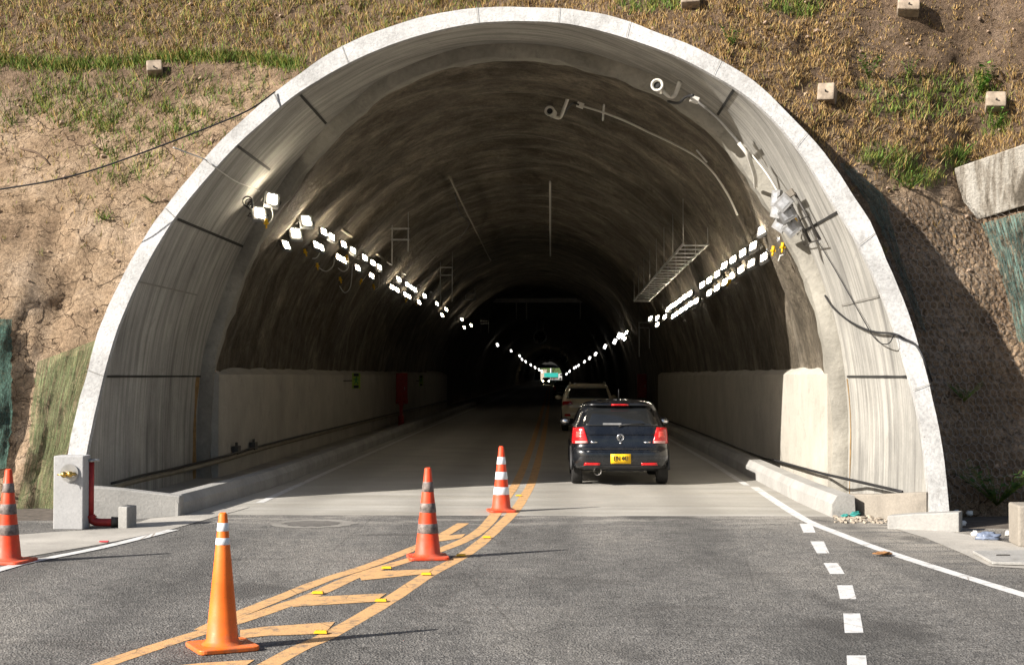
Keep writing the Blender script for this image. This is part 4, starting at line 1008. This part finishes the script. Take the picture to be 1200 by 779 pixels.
conduit([(866,168),(876,181),(881,194),(885,208),(885.5,219)], 0.28, .034, 'short thick white conduit ending above the right floodlights', M['conduit'])
conduit([(878,178),(888,190),(900,206),(912,226)], 0.22, .012, 'thin white cable along the lining edge down to the floodlights', M['conduit'], 'thin_cable')
for (x, y), lab in (((680,123.5),'pale junction box at the start of the long vault conduit'),((814,117),'pale junction box beside the outer camera')):
    b = MB(); p = onwall(x, y, .27); b.box((0,0,0), (.14,.1,.10), Matrix.Rotation(R(20),3,'Y')); o = b.build('junction_box', M['conduit'], None, loc=(0,0,0), bevel=.01); o.location = p; tag(o, lab, 'junction box')
for (x, y), dx, dy, lab in (((707,132),1,9,'vertical strap clamp holding the long vault conduit'),((821,183),9,-7,'slanted strap clamp holding the long vault conduit')):
    b = MB(); b.tube([onwall(x-dx*.5, y+dy, .24), onwall(x+dx*.8, y-dy, .24)], .022, 4); tag(b.build('strap_clamp', M['steel'], None, loc=onwall(x,y,.1)), lab, 'clamp')
red = simple('red_spray_paint', (.35,.03,.02), .9)
# ceiling cables running along the tunnel
cable([onwall(527,207,.3), onwall(534,222,.3), onwall(545,245,.3), onwall(560,275,.3), onwall(575,305,.3)], .03, M['wall_pipe'], 'ceiling_cable', 'slack brown cable running along the left of the ceiling')
cable([onwall(533,226,.12), onwall(539,250,.2), onwall(550,262,.2), onwall(538,280,.14)], .012, M['black'], 'ceiling_cable', 'black cable hanging loose beside the slack ceiling cable')
cable([onwall(644.6,213,.3), onwall(644.8,250,.3), onwall(645,300,.3)], .03, M['conduit'], 'ceiling_cable', 'thin pale cable along the crown of the vault')
# ------------------------------------------------------------------ cable tray (right) and tray hangers (left)
ta = at(815,286,33); tb = at(752,352,52.5)
root = empty('cable_tray', ta, 0, 'hanging steel ladder cable tray under the right side of the vault', 'cable tray')
for sx in (-.27,.27):
    b = MB(); b.tube([ta+Vector((sx,0,0)), tb+Vector((sx,0,0))], .03, 6); b.build('rail', M['steel'], root)
for k in range(22):
    c = ta.lerp(tb, k/21); b = MB(); b.box(c+Vector((0,0,-.03)), (.56,.05,.03)); b.build('rung', M['steel'], root)
for k in range(8):
    c = ta.lerp(tb, k/7)
    for sx in (-.27,.27):
        b = MB(); b.tube([c+Vector((sx,0,0)), c+Vector((sx,0,.62 if sx > 0 else 1.0))], .008, 5); b.build('hanger_rod', M['steel'], root)
def hanger(px, py, wpx, legs, label, Y):
    k = Y/1750; p = at(px, py, Y); root = empty('tray_hanger', p, 0, label, 'tray hanger', 'cable tray hangers')
    w = wpx*k/2
    for dz in (0, -legs[2]*k):
        b = MB(); b.box(p+Vector((0,0,dz)), (2*w+.06,.05,.045)); b.build('crossbar', M['steel'], root)
    for sx, l in ((-1, legs[0]), (1, legs[1])):
        b = MB(); b.box(p+Vector((sx*w,0.0,-l*k/2)), (.035,.04,l*k)); b.build('leg', M['steel'], root)
        b = MB(); b.tube([p+Vector((sx*w,0,0)), p+Vector((sx*w,0,.7))], .008, 5); b.build('hanger_rod', M['steel'], root)
hanger(469, 268, 19, (42,27,13), 'pale steel tray hanger on the left, nearest the portal', 41)
hanger(523, 313.5, 14, (46,40,9), 'steel tray hanger on the left, second from the portal', 57)
hanger(551, 344, 11, (8,8,7), 'small tray hanger on the left, third from the portal', 78)
hanger(568, 376, 9, (14,14,3), 'tiny tray hanger on the left just before the dark crossbeam', 95)
hanger(755, 378, 12, (40,30,6), 'steel tray hanger on the right at the end of the cable tray', 62)
# dark gantry and jet fans
ga = at(578,350,100); gb = at(709,354,100)
root = empty('gantry', (ga+gb)/2, 0, 'dark crossbeam gantry with hanging rods under the deep vault', 'gantry')
b = MB(); b.box((ga+gb)/2, ((gb-ga).length,.25,.28)); b.build('beam', M['conduit'], root)
for x in (605,617,680):
    b = MB(); b.tube([at(x,353,100), at(x,374,100)], .05, 6); b.build('rod', M['conduit'], root)
for x in (580,708):
    b = MB(); b.tube([at(x,352,100), at(x,336,100)], .05, 6); b.build('support', M['conduit'], root)
def jet_fan(px, py, Y, r, label):
    p = at(px, py, Y); root = empty('jet_fan', p, 0, label, 'jet fan', 'ventilation jet fans'); MM = Matrix.Translation(p) @ Matrix.Rotation(R(90),4,'X')
    b = MB(); b.lathe([(r*.82,2.2),(r,2.3),(r*1.02,1.9),(r*.92,1.2),(r*.92,-1.2),(r,-2.2)], 28, 0, MM, caps=False); b.build('casing', M['conduit'], root)
    b = MB(); b.lathe([(.02,2.0),(r*.3,1.8),(r*.34,-1)], 16, 0, MM)
    for k in range(7):
        a = 2*math.pi*k/7; b.box(p+Vector((math.cos(a)*r*.55,-1.5,math.sin(a)*r*.55)), (r*.6,.02,.22), Matrix.Rotation(-a,3,'Y') @ Matrix.Rotation(R(35),3,'X'))
    b.build('impeller', M['dark_steel'], root)
    for sx in (-.5,.5):
        b = MB(); b.tube([p+Vector((sx*r,0,r*.8)), p+Vector((sx*r,0,r*.8+1.2))], .04, 6); b.build('hanger', M['conduit'], root)
jet_fan(633,395,140,.62,'nearest ventilation jet fan hanging left of the tunnel centre line')
jet_fan(641,420,235,.62,'far jet fan hanging left of centre above the oncoming headlights')
jet_fan(660,421,235,.62,'far jet fan hanging right of centre above the dark car')
# ------------------------------------------------------------------ wall furniture
def cabinet(px0, px1, py0, py1, Y, label, name='hose_cabinet'):
    a = at(px0, py1, Y); c = at(px1, py0, Y); mid = (a+c)/2; root = empty(name, (mid.x, Y, a.z), 0, label, 'fire cabinet')
    b = MB(); b.box((mid.x, Y+.14, mid.z), (c.x-a.x, .28, c.z-a.z)); b.build('case', M['paint_red'], root, bevel=.015)
    b = MB(); b.box((mid.x, Y-.012, mid.z), ((c.x-a.x)*.84, .02, (c.z-a.z)*.9)); d = b.build('door', M['paint_red'], root, bevel=.008)
    b = MB(); b.tube([(mid.x+(c.x-a.x)*.3, Y-.05, mid.z-.06), (mid.x+(c.x-a.x)*.3, Y-.05, mid.z+.06)], .012, 6); b.build('handle', M['steel'], root)
    return root
cabinet(464, 477, 437, 473, 58, 'dark red hose cabinet on the left tunnel wall behind the hydrant')
cabinet(747, 758, 438, 466, 68, 'dark red cabinet on the right wall beyond the cars')
hy = at(470,488,57); root = empty('fire_hydrant', hy, 0, 'red fire hydrant standing on the left walkway before the cabinet', 'hydrant')
zt = at(470,459,57).z
b = MB(); b.lathe([(.11,-.35),(.11,.02),(.065,.04),(.065,.42),(.10,.44),(.10,.50),(.085,.52),(.085,.68),(.10,.70),(.06,.80),(.03,zt-hy.z)], 20, 0, Matrix.Translation(hy)); b.build('barrel', M['paint_red'], root)
for sx in (-1,1):
    b = MB(); b.tube([hy+Vector((sx*.06,0,.58)), hy+Vector((sx*.20,-.02,.60))], [.045,.06], 12); b.build('outlet', M['paint_red'], root)
b = MB(); b.lathe([(.09,0),(.09,.02)], 18, 0, Matrix.Translation(hy+Vector((.24,-.02,.60))) @ Matrix.Rotation(R(90),4,'Y')); b.build('hand_wheel', M['paint_red'], root)
sign_y = simple('sign_lime', (.30,.42,.04), .5); sign_g = simple('sign_green', (.03,.20,.04), .5)
def esc_sign(px, py, Y, w, h, label):
    p = at(px, py, Y); root = empty('escape_sign', p, 0, label, 'sign', 'escape signs on the left wall')
    b = MB(); b.box(p, (w,.03,h)); b.build('board', sign_y, root)
    for dz in (-.38,.38):
        b = MB(); b.box(p+Vector((0,-.018,dz*h)), (w*.62,.01,h*.17)); b.build('black_panel', M['black'], root)
    # running figure: head, trunk, arms, legs
    b = MB(); q = p+Vector((0,-.02,0)); s_ = h
    b.box(q+Vector((.02*s_,0,.22*s_)), (.09*s_,.008,.09*s_)); b.box(q+Vector((0,0,.06*s_)), (.10*s_,.008,.2*s_), Matrix.Rotation(R(14),3,'Y'))
    b.box(q+Vector((-.07*s_,-.002,-.12*s_)), (.06*s_,.006,.2*s_), Matrix.Rotation(R(35),3,'Y')); b.box(q+Vector((.07*s_,-.002,-.12*s_)), (.06*s_,.006,.2*s_), Matrix.Rotation(R(-35),3,'Y'))
    b.box(q+Vector((-.09*s_,-.004,.1*s_)), (.14*s_,.006,.05*s_), Matrix.Rotation(R(-30),3,'Y')); b.box(q+Vector((.09*s_,-.004,.08*s_)), (.14*s_,.006,.05*s_), Matrix.Rotation(R(30),3,'Y'))
    b.build('pictogram', sign_g, root)
    b = MB(); b.tube([p+Vector((-w/2,.02,0)), p+Vector((-w/2-.35,.05,0))], .02, 6); b.build('arm', M['dark_steel'], root)
esc_sign(417.5, 446, 45.3, .25, .47, 'lime green escape sign with black ends on the left tunnel wall')
esc_sign(493.5, 446, 70, .18, .5, 'second dim escape sign beyond the red hydrant')
# handrail pipes at the foot of both walls
P = [at(128,572,22.6), at(165,562,24.3), at(209,552,26.6), Vector((-6.22,28.6,.30)), Vector((-6.23,33,.33)), Vector((-6.23,45,.33)), Vector((-6.23,90,.33))]
cable(P, .045, M['wall_pipe'], 'wall_pipe', 'brown service pipe along the foot of the left wall', 'pipe', 4, 8)
cable([p+Vector((.03,-.02,.075)) for p in P], .022, M['black'], 'wall_cable', 'black cable lying on the brown pipe of the left wall', 'cable', 4, 6)
P = [at(1057,576,19.75), at(1010,565,22.2), at(990,560.5,22.9), at(960,553.5,24.2), at(915,541,28.3), at(880,530.5,32.6), Vector((4.41,45,.22)), Vector((4.41,62,.2))]
cable(P, .022, M['black'], 'wall_cable', 'thick black cable along the foot of the right wall', 'cable', 4, 8)
for i, y in enumerate((29.5,31.2)):
    b = MB(); b.box((-6.22,y,.43), (.12,.3,.16)); b.tube([(-6.22,y,.5),(-6.22,y,.58)], .03, 8); tag(b.build('valve_box', M['dark_steel'], None, loc=(-6.22,y,.43), bevel=.01), ('small dark box on the left wall pipe nearest the lining','small dark valve box further along the left wall pipe')[i], 'valve box')
# ------------------------------------------------------------------ cars
def car_paint(name, c, rough=.25, metal=.2):
    t = NT(name); n = t.noise(t.coord('Object'), 5, 4); f = t.noise(t.coord('Object'), 60, 2)
    cc = t.mix(t.ramp(t.math('ADD', n, t.math('MULTIPLY', f, .2)), [(.5,0),(.9,.25)]), c, tuple(min(1, x*1.5+.03) for x in c))
    m = t.done(cc, t.ramp(n, [(.3,rough),(.7,rough+.14)]), metal=metal, spec=.5); t.b.inputs['Coat Weight'].default_value = .8; t.b.inputs['Coat Roughness'].default_value = .06; return m
GLASS = simple('car_glass', (.012,.013,.014), .05, 0, .2, 3, spec=.8)
TAIL = simple('tail_light_red', (.55,.012,.014), .18, 0, .25, 25, spec=.7); TAIL_C = simple('tail_light_clear', (.62,.35,.33), .2, 0, .2, 30)
PLATE = simple('plate_yellow', (.85,.50,.01), .5, var=.05); CHROME = simple('chrome', (.75,.75,.76), .15, 1, .1, 10)
TRIM = simple('car_trim', (.02,.02,.021), .55, 0, .3, 12); TYRE = simple('tyre_rubber', (.02,.019,.018), .85, 0, .4, 14)
class Car:
    def __init__(s, name, loc, slices, paint, label, L, rz=0):
        s.sl = slices; s.root = empty(name, loc, rz, label, 'car'); s.paint = paint
        mb = MB(); G = []
        for z, hw, r, f, c in slices:
            row = []; 
            seg = []
            def arc(cx, cy, a0): return [(cx+c*math.cos(R(a0+k*15)), cy+c*math.sin(R(a0+k*15))) for k in range(7)]
            seg += arc(hw-c, f-c, 0) + [((hw-c)*(1-k/5), f) for k in range(1,5)] ; seg += [(-(hw-c)*k/5, f) for k in range(0,5)] + arc(-hw+c, f-c, 90)
            seg += [(-hw, f-c-(f-r-2*c)*k/8) for k in range(1,8)] + arc(-hw+c, r+c, 180)
            seg += [(-(hw-c)*(1-k/5), r) for k in range(1,5)] + [((hw-c)*k/5, r) for k in range(0,5)] + arc(hw-c, r+c, 270)
            seg += [(hw, r+c+(f-r-2*c)*k/8) for k in range(1,8)]
            G.append([Vector((x,y,z)) for x, y in seg]+[Vector((seg[0][0],seg[0][1],z))])
        mb.grid(G, 0, True); mb.add(G[-1][:-1], [tuple(range(len(G[-1])-1))], 0, True); mb.add(G[0][:-1], [tuple(range(len(G[0])-1))[::-1]], 0, False)
        o = mb.build('body', paint, s.root, world=False)
        w = o.modifiers.new('weld', 'WELD'); w.merge_threshold = .0005
        s.body = o
    def at(s, z):
        zz = [q[0] for q in s.sl]; return [float(np.interp(z, zz, [q[k] for q in s.sl])) for k in range(1,5)]
    def rear(s, x, z, off):
        hw, r, f, c = s.at(z); e = abs(x)-(hw-c); y = r
        if e > 0: y = r + c - math.sqrt(max(0, c*c-min(e,c)**2))
        return Vector((x, y-off, z))
    def patch(s, name, quad, off, m, n=8, solid=.012, parent=None):
        (a, b_, c, d) = quad; G = []
        for j in range(n+1):
            v = j/n; row = []
            for i in range(n+1):
                u = i/n; x = (a[0]*(1-u)+b_[0]*u)*(1-v)+(d[0]*(1-u)+c[0]*u)*v; z = (a[1]*(1-u)+b_[1]*u)*(1-v)+(d[1]*(1-u)+c[1]*u)*v
                row.append(s.rear(x, z, off))
            G.append(row)
        b = MB(); b.grid(G, 0, True); return b.build(name, m, parent or s.root, world=False, solid=solid)
    def side(s, name, quad, off, m, sx, n=6):
        (a, b_, c, d) = quad; G = []
        for j in range(n+1):
            v = j/n; row = []
            for i in range(n+1):
                u = i/n; y = (a[0]*(1-u)+b_[0]*u)*(1-v)+(d[0]*(1-u)+c[0]*u)*v; z = (a[1]*(1-u)+b_[1]*u)*(1-v)+(d[1]*(1-u)+c[1]*u)*v
                row.append(Vector((sx*(s.at(z)[0]+off), y, z)))
            G.append(row)
        b = MB(); b.grid(G, 0, True); return b.build(name, m, s.root, world=False, solid=.01)
    def wheels(s, ys, r, xw, wd_=.19):
        for sx in (-1,1):
            for y in ys:
                M4 = Matrix.Translation((sx*(xw-wd_/2),y,r)) @ Matrix.Rotation(R(90),4,'Y')
                t = empty('wheel', (0,0,0)); t.parent = s.root
                b = MB(); h = wd_/2; b.lathe([(r*.62,-h),(r*.93,-h),(r,-h+.03),(r,h-.03),(r*.93,h),(r*.62,h)], 28, 0, M4, caps=False); b.build('tyre', TYRE, t, world=False)
                b = MB(); b.lathe([(r*.63,-h*.9),(r*.63,h*.9)], 24, 0, M4, caps=False); b.lathe([(.02,h*sx*.75),(r*.2,h*sx*.78)], 12, 0, M4)
                for k in range(5):
                    a = 2*math.pi*k/5; b.box(M4 @ Vector((math.cos(a)*r*.36, math.sin(a)*r*.36, h*sx*.7)), (.03, r*.6, .05), Matrix.Rotation(-a,3,'X'))
                b.build('rim', M['steel'], t, world=False)
                b = MB(); q = [Vector((sx*(s.at(.45)[0]+.004), y+(r+.05)*math.cos(a), r+(r+.05)*math.sin(a))) for a in np.linspace(-.1, math.pi+.1, 20)]; b.tube(q, .03, 6); b.build('wheel_arch', TRIM, s.root, world=False)
def text_mesh(txt, size, name, m, parent, mat4):
    cu = bpy.data.curves.new('t', 'FONT'); cu.body = txt; cu.size = size; cu.align_x = 'CENTER'; cu.align_y = 'CENTER'; cu.extrude = .002; cu.resolution_u = 2; cu.offset = .0008
    o = bpy.data.objects.new('t', cu); dg = bpy.context.evaluated_depsgraph_get(); col.objects.link(o); dg.update()
    me = bpy.data.meshes.new_from_object(o.evaluated_get(dg)); col.objects.unlink(o); bpy.data.objects.remove(o); bpy.data.curves.remove(cu)
    me.transform(mat4); me.name = name; me.materials.clear(); me.materials.append(m); q = bpy.data.objects.new(name, me); col.objects.link(q); q.parent = parent; return q
hatch_sl = [(.27,.72,.14,3.80,.25),(.31,.79,.05,3.92,.27),(.36,.82,.02,3.95,.28),(.45,.838,0,3.97,.29),(.56,.84,.0,3.97,.29),(.615,.84,.015,3.96,.29),(.635,.838,.05,3.95,.28),(.70,.838,.085,3.92,.28),(.78,.836,.085,3.85,.28),(.86,.832,.10,3.68,.27),(.885,.83,.125,3.6,.27),(.98,.815,.15,3.02,.25),(1.02,.79,.175,2.95,.24),(1.10,.75,.22,2.82,.23),(1.24,.695,.31,2.55,.22),(1.36,.630,.40,2.28,.22),(1.372,.622,.33,2.24,.21),(1.395,.60,.30,2.15,.22),(1.425,.545,.36,2.02,.26),(1.450,.455,.50,1.85,.28),(1.466,.34,.72,1.65,.3),(1.472,.2,1.0,1.45,.15)]
hx, hyy = (727-645)/1750*25.85, 25.85
navy = car_paint('navy_paint', (.0045,.0055,.008), .2)
hc = Car('hatchback_car', (hx, hyy, 0), hatch_sl, navy, 'dark navy hatchback seen from behind, nearest the tunnel mouth', 3.97)
hc.wheels((.62, 3.1), .30, .842)
rw = hc.patch('rear_window', [(-.66,1.03),(.66,1.03),(.56,1.345),(-.56,1.345)], .008, GLASS, 10)
b = MB(); b.tube([hc.rear(.02,1.045,.03), hc.rear(.2,1.06,.035), hc.rear(.42,1.062,.03)], .010, 6); b.lathe([(.025,0),(.025,.03)], 10, 0, Matrix.Translation(hc.rear(0,1.03,.01)) @ Matrix.Rotation(R(90),4,'X')); b.build('wiper', TRIM, rw, world=False)
b = MB(); b.grid([[hc.rear(x, z, .016) for x in np.linspace(-.30,.02,5)] for z in (1.045,1.075)], 0, False); b.build('parcel_shelf_edge', M['steel'], rw, world=False, solid=.004)
hc.patch('brake_light', [(-.15,1.375),(.15,1.375),(.15,1.40),(-.15,1.40)], .008, TAIL, 4)
for sx in (-1,1):
    tl = hc.patch('tail_light', [(sx*.555,.735),(sx*.835,.72),(sx*.815,.99),(sx*.63,1.0)], .012, TAIL, 10, .02)
    hc.patch('clear_lens', [(sx*.57,.735),(sx*.825,.725),(sx*.825,.765),(sx*.575,.77)], .026, TAIL_C, 5, .006, tl)
    hc.patch('inner_lamp', [(sx*.66,.83),(sx*.77,.83),(sx*.76,.93),(sx*.67,.93)], .026, simple('lamp_core', (.75,.10,.08), .15), 5, .006, tl)
    hc.patch('reflector', [(sx*.36,.355),(sx*.64,.355),(sx*.62,.40),(sx*.35,.395)], .010, TAIL, 6)
    hc.patch('badge', [(sx*.40,.735),(sx*.52,.735),(sx*.52,.76),(sx*.40,.76)], .008, CHROME, 2, .004)
    # side glass, mirror, handles
    hc.side('side_window', [(.75,1.03),(1.75,1.03),(1.7,1.37),(1.0,1.37)], .006, GLASS, sx); hc.side('side_window', [(1.85,1.03),(2.75,1.03),(2.2,1.36),(1.82,1.37)], .006, GLASS, sx)
    mr = MB(); mr.lathe([(.03,-.07),(.075,-.05),(.085,0),(.08,.05),(.07,.055)], 14, 0, Matrix.Translation((sx*.93,2.62,1.03)) @ Matrix.Rotation(R(90),4,'X') @ Matrix.Diagonal((1.25,.85,1,1))); mr.tube([(sx*.78,2.66,1.0),(sx*.90,2.64,1.01)], .025, 6)
    mo = mr.build('mirror', navy, hc.root, world=False)
    b = MB(); b.lathe([(.062,0),(.06,.004)], 14, 0, Matrix.Translation((sx*.93,2.563,1.03)) @ Matrix.Rotation(R(90),4,'X') @ Matrix.Diagonal((1.25,.85,1,1))); b.build('mirror_glass', CHROME, mo, world=False)
hc.patch('rear_bumper_lower', [(-.76,.29),(.76,.29),(.80,.345),(-.80,.345)], .012, TRIM, 12)
# bumper recess with plate, seams
hc.patch('tailgate_seam', [(-.80,.632),(.80,.632),(.80,.642),(-.80,.642)], .006, TRIM, 10, .004)
hc.patch('tailgate_crease', [(-.62,.872),(.62,.872),(.62,.882),(-.62,.882)], .01, navy, 10, .006)
hc.patch('bumper_crease', [(-.62,.585),(.62,.585),(.62,.60),(-.62,.60)], .008, navy, 10, .008)
pl = hc.patch('licence_plate', [(-.175,.385),(.175,.385),(.175,.55),(-.175,.55)], .020, PLATE, 3, .008)
text_mesh('EIN 443', .118, 'plate_letters', M['black'], pl, Matrix.Translation((0,-.030,.472)) @ Matrix.Diagonal((.66,1,1,1)) @ Matrix.Rotation(R(90),4,'X'))
ec = hc.rear(0,.83,.014); b = MB()
b.tube([ec+Vector((.056*math.cos(a),0,.056*math.sin(a))) for a in np.linspace(0,2*math.pi,25)[:-1]], .008, 6, closed=True)
b.tube([ec+Vector((x,0,z)) for x, z in ((-.022,.048),(0,.006),(.022,.048))], .006, 5); b.tube([ec+Vector((x,0,z)) for x, z in ((-.044,.03),(-.02,-.042),(0,0),(.02,-.042),(.044,.03))], .006, 5)
b.build('emblem', CHROME, hc.root, world=False)
b = MB(); b.lathe([(.018,0),(.018,.008)], 10, 0, Matrix.Translation(hc.rear(0,.735,.006)) @ Matrix.Rotation(R(90),4,'X')); b.build('lock', CHROME, hc.root, world=False)
b = MB(); b.tube([(-.40,.0,.25),(-.40,.30,.25)], [.062,.058], 16, caps=False); b.tube([(-.40,-.002,.25),(-.40,.03,.25)], [.068,.066], 16, caps=False); b.build('exhaust_pipe', M['conduit'], hc.root, world=False)
b = MB(); b.tube([(0,.75,1.47),(0,.70,1.66)], [.010,.005], 6); b.build('antenna', TRIM, hc.root, world=False)
b = MB(); b.box((0,2.1,.26), (1.4,3.2,.06)); b.tube([(-.7,.62,.28),(.7,.62,.28)], .05, 8); b.box((.1,.30,.27), (.7,.3,.05)); b.build('underbody', TRIM, hc.root, world=False)
for sx in (-1,1): hc.patch('headlight', [(sx*.5,.70),(sx*.5,.70),(sx*.5,.70),(sx*.5,.70)], .01, CHROME, 1) if False else None
# beige suv
suv_sl = [(.26,.74,.18,4.35,.25),(.34,.84,.06,4.45,.28),(.45,.875,.02,4.5,.28),(.62,.885,.0,4.5,.28),(.68,.885,.02,4.48,.28),(.72,.882,.07,4.46,.27),(.85,.880,.08,4.4,.26),(.98,.875,.09,4.2,.26),(1.06,.865,.12,3.5,.25),(1.12,.85,.15,3.4,.24),(1.30,.78,.24,3.05,.22),(1.48,.70,.33,2.7,.2),(1.50,.695,.24,2.65,.2),(1.55,.67,.22,2.5,.2),(1.60,.60,.32,2.3,.25),(1.625,.45,.55,2.0,.3)]
beige = car_paint('beige_paint', (.80,.69,.50), .4, 0)
sv = Car('sport_utility_car', ((689-645)/1750*51, 51, 0), suv_sl, beige, 'beige sport utility car with roof rails, half hidden ahead of the navy hatchback', 4.5)
sv.wheels((.78, 3.45), .35, .888, .22)
sv.patch('rear_window', [(-.72,1.12),(.72,1.12),(.62,1.47),(-.62,1.47)], .008, GLASS, 10)
for sx in (-1,1):
    tl = sv.patch('tail_light', [(sx*.50,.93),(sx*.87,.88),(sx*.86,1.02),(sx*.60,1.03)], .012, TAIL, 8, .02)
    sv.patch('clear_lens', [(sx*.64,.89),(sx*.86,.885),(sx*.86,.915),(sx*.64,.92)], .026, TAIL_C, 4, .006, tl)
    sv.patch('reflector', [(sx*.58,.52),(sx*.80,.52),(sx*.80,.60),(sx*.62,.60)], .010, TAIL, 5)
    sv.side('side_window', [(.7,1.12),(1.9,1.12),(1.85,1.48),(.95,1.48)], .006, GLASS, sx); sv.side('side_window', [(2.0,1.12),(3.2,1.12),(2.65,1.48),(1.98,1.48)], .006, GLASS, sx)
    b = MB(); b.tube(catmull([(sx*.60,.45,1.59),(sx*.60,.55,1.66),(sx*.60,2.1,1.67),(sx*.60,2.25,1.60)], 4), .022, 6); b.build('roof_rail', M['steel'], sv.root, world=False)
    b = MB(); b.lathe([(.03,-.07),(.085,-.05),(.095,0),(.09,.05)], 12, 0, Matrix.Translation((sx*1.0,3.0,1.12)) @ Matrix.Rotation(R(90),4,'X') @ Matrix.Diagonal((1.2,.9,1,1))); b.tube([(sx*.84,3.05,1.08),(sx*.97,3.02,1.1)], .025, 6); b.build('mirror', beige, sv.root, world=False)
sv.patch('rear_bumper_lower', [(-.82,.30),(.82,.30),(.85,.44),(-.85,.44)], .012, TRIM, 10)
sv.patch('licence_plate', [(-.17,.76),(.17,.76),(.17,.91),(-.17,.91)], .016, PLATE, 3, .008)
b = MB(); b.box((0,2.3,.24), (1.6,3.9,.1)); b.build('underbody', TRIM, sv.root, world=False)
# far vehicles: a dark car driving away and an oncoming one with its lamps on
HEAD = emis('headlight_glow', (1,.82,.5), 60)
def far_car(name, x, y, rz, paint, label, lights=None):
    c = Car(name, (x, y, 0), hatch_sl, paint, label, 3.97, rz); c.wheels((.62,3.1), .30, .842)
    c.patch('rear_window', [(-.66,1.03),(.66,1.03),(.56,1.345),(-.56,1.345)], .008, GLASS, 6)
    for sx in (-1,1):
        c.patch('tail_light', [(sx*.555,.735),(sx*.835,.72),(sx*.815,.99),(sx*.63,1.0)], .012, TAIL, 6, .02)
        c.side('side_window', [(.75,1.03),(2.75,1.03),(2.2,1.36),(1.0,1.37)], .006, GLASS, sx)
        b = MB(); b.lathe([(.13,0),(.12,.03),(.03,.05)], 14, 0, Matrix.Translation((sx*.60,3.88,.72)) @ Matrix.Rotation(R(-90),4,'X')); b.build('headlight', HEAD if lights else CHROME, c.root, world=False)
    return c
far_car('hatchback_car', (660-645)/1750*122, 122, 0, car_paint('black_paint', (.01,.01,.011)), 'black car far ahead in the right lane, just left of the beige one')
oc = far_car('oncoming_car', -.98, 322, math.pi, car_paint('dark_grey_paint', (.03,.03,.03)), 'oncoming car deep in the tunnel with both headlights on', True)
oc2 = None
# ------------------------------------------------------------------ beyond the far mouth: trees, a teal truck, a light pole
def tree(name, x, y, h, w, label):
    root = empty(name, (x, y, 0), 0, label, 'tree', 'trees beyond the far mouth')
    b = MB(); b.tube([(x,y,-.4),(x+.1,y,h*.3),(x-.1,y,h*.62)], [.28,.22,.10], 8)
    for k in range(7):
        a = k*.9; b.tube([(x,y,h*(.28+.04*k)),(x+math.cos(a)*w*.3,y+math.sin(a)*w*.3,h*(.5+.05*k)),(x+math.cos(a)*w*.45,y+math.sin(a)*w*.45,h*(.62+.04*k))], [.11,.07,.03], 5)
    b.build('trunk', M['wood'], root)
    V_, Q_, mi = [], [], []
    cl = [(rng.normal(0,.26)*w, rng.normal(0,.26)*w, h*(.62+rng.normal(0,.15))) for _ in range(26)]
    for c in cl:
        for _ in range(75):
            p = np.array(c) + rng.normal(0, .11, 3)*w; s_ = rng.uniform(.09,.2); u = rng.normal(0,1,3); u /= np.linalg.norm(u); v = np.cross(u, rng.normal(0,1,3)); v /= np.linalg.norm(v); n0 = len(V_)
            V_ += [p-u*s_, p+v*s_*.5, p+u*s_, p-v*s_*.5]; Q_.append((n0,n0+1,n0+2,n0+3)); mi.append(int(rng.integers(0,2)))
    o = np_mesh('crown', np.array(V_), Q_, [blade_mat('leaf_dark', (.07,.13,.03)), blade_mat('leaf_light', (.16,.24,.06))], mi, root)
tree('broadleaf_tree', 1.6, 704, 8.5, 7, 'leafy green tree beyond the far tunnel mouth, right of the pole'); tree('broadleaf_tree', -2.4, 708, 9, 7, 'leafy green tree beyond the far tunnel mouth, left of the pole')
tree('broadleaf_tree', 6.2, 716, 8, 7, 'leafy green tree at the right side of the far tunnel mouth')
tk = empty('teal_truck', (1.2, 662, 0), 0, 'teal and white truck crossing the bright far tunnel mouth', 'truck')
teal = simple('teal_paint', (.02,.33,.28), .5); wht = simple('white_body', (.42,.42,.40), .6)
b = MB(); b.box((.3,662,2.15), (6.2,2.4,1.9)); b.build('cargo_box', teal, tk, bevel=.05)
b = MB(); b.box((4.4,662,1.7), (1.7,2.3,2.2)); b.build('cab', wht, tk, bevel=.15)
b = MB(); b.box((4.7,660.84,2.2), (.9,.03,.7)); b.build('window', GLASS, tk)
b = MB(); b.box((.9,662,.95), (8.4,1.0,.3)); b.build('chassis', TRIM, tk)
for wx in (-1.8,-.7,4.4):
    b = MB(); b.lathe([(.3,-.15),(.5,-.15),(.5,.15),(.3,.15)], 18, 0, Matrix.Translation((wx,660.95,.5)) @ Matrix.Rotation(R(90),4,'X')); b.build('wheel', TYRE, tk)
b = MB(); b.tube([(.2,668,0),(.2,668,5.2)], [.35,.3], 10); tag(b.build('white_pole', wht, None, loc=(.2,668,0)), 'thick white post standing behind the teal truck at the far mouth', 'post')
b = MB(); b.box((-3.4,690,2.2), (3.2,3,4.4)); b.box((-3.4,690,4.55), (3.7,3.5,.3)); o = b.build('roadside_hut', simple('hut_wall', (.45,.38,.30), .9), None, loc=(-3.4,690,0)); tag(o, 'small tan roadside hut beyond the far mouth on the left', 'hut')

# ------------------------------------------------------------------ render settings
scn.render.engine = 'CYCLES'
scn.view_settings.view_transform = 'Standard'; scn.view_settings.look = 'None'; scn.view_settings.gamma = 1; scn.view_settings.exposure = 1.0
cy = scn.cycles; cy.max_bounces = 8; cy.diffuse_bounces = 5; cy.glossy_bounces = 4; cy.transparent_max_bounces = 12; cy.sample_clamp_indirect = 4; cy.caustics_reflective = False; cy.caustics_refractive = False
cy.use_denoising = True
try: cy.denoiser = 'OPENIMAGEDENOISE'
except Exception: pass
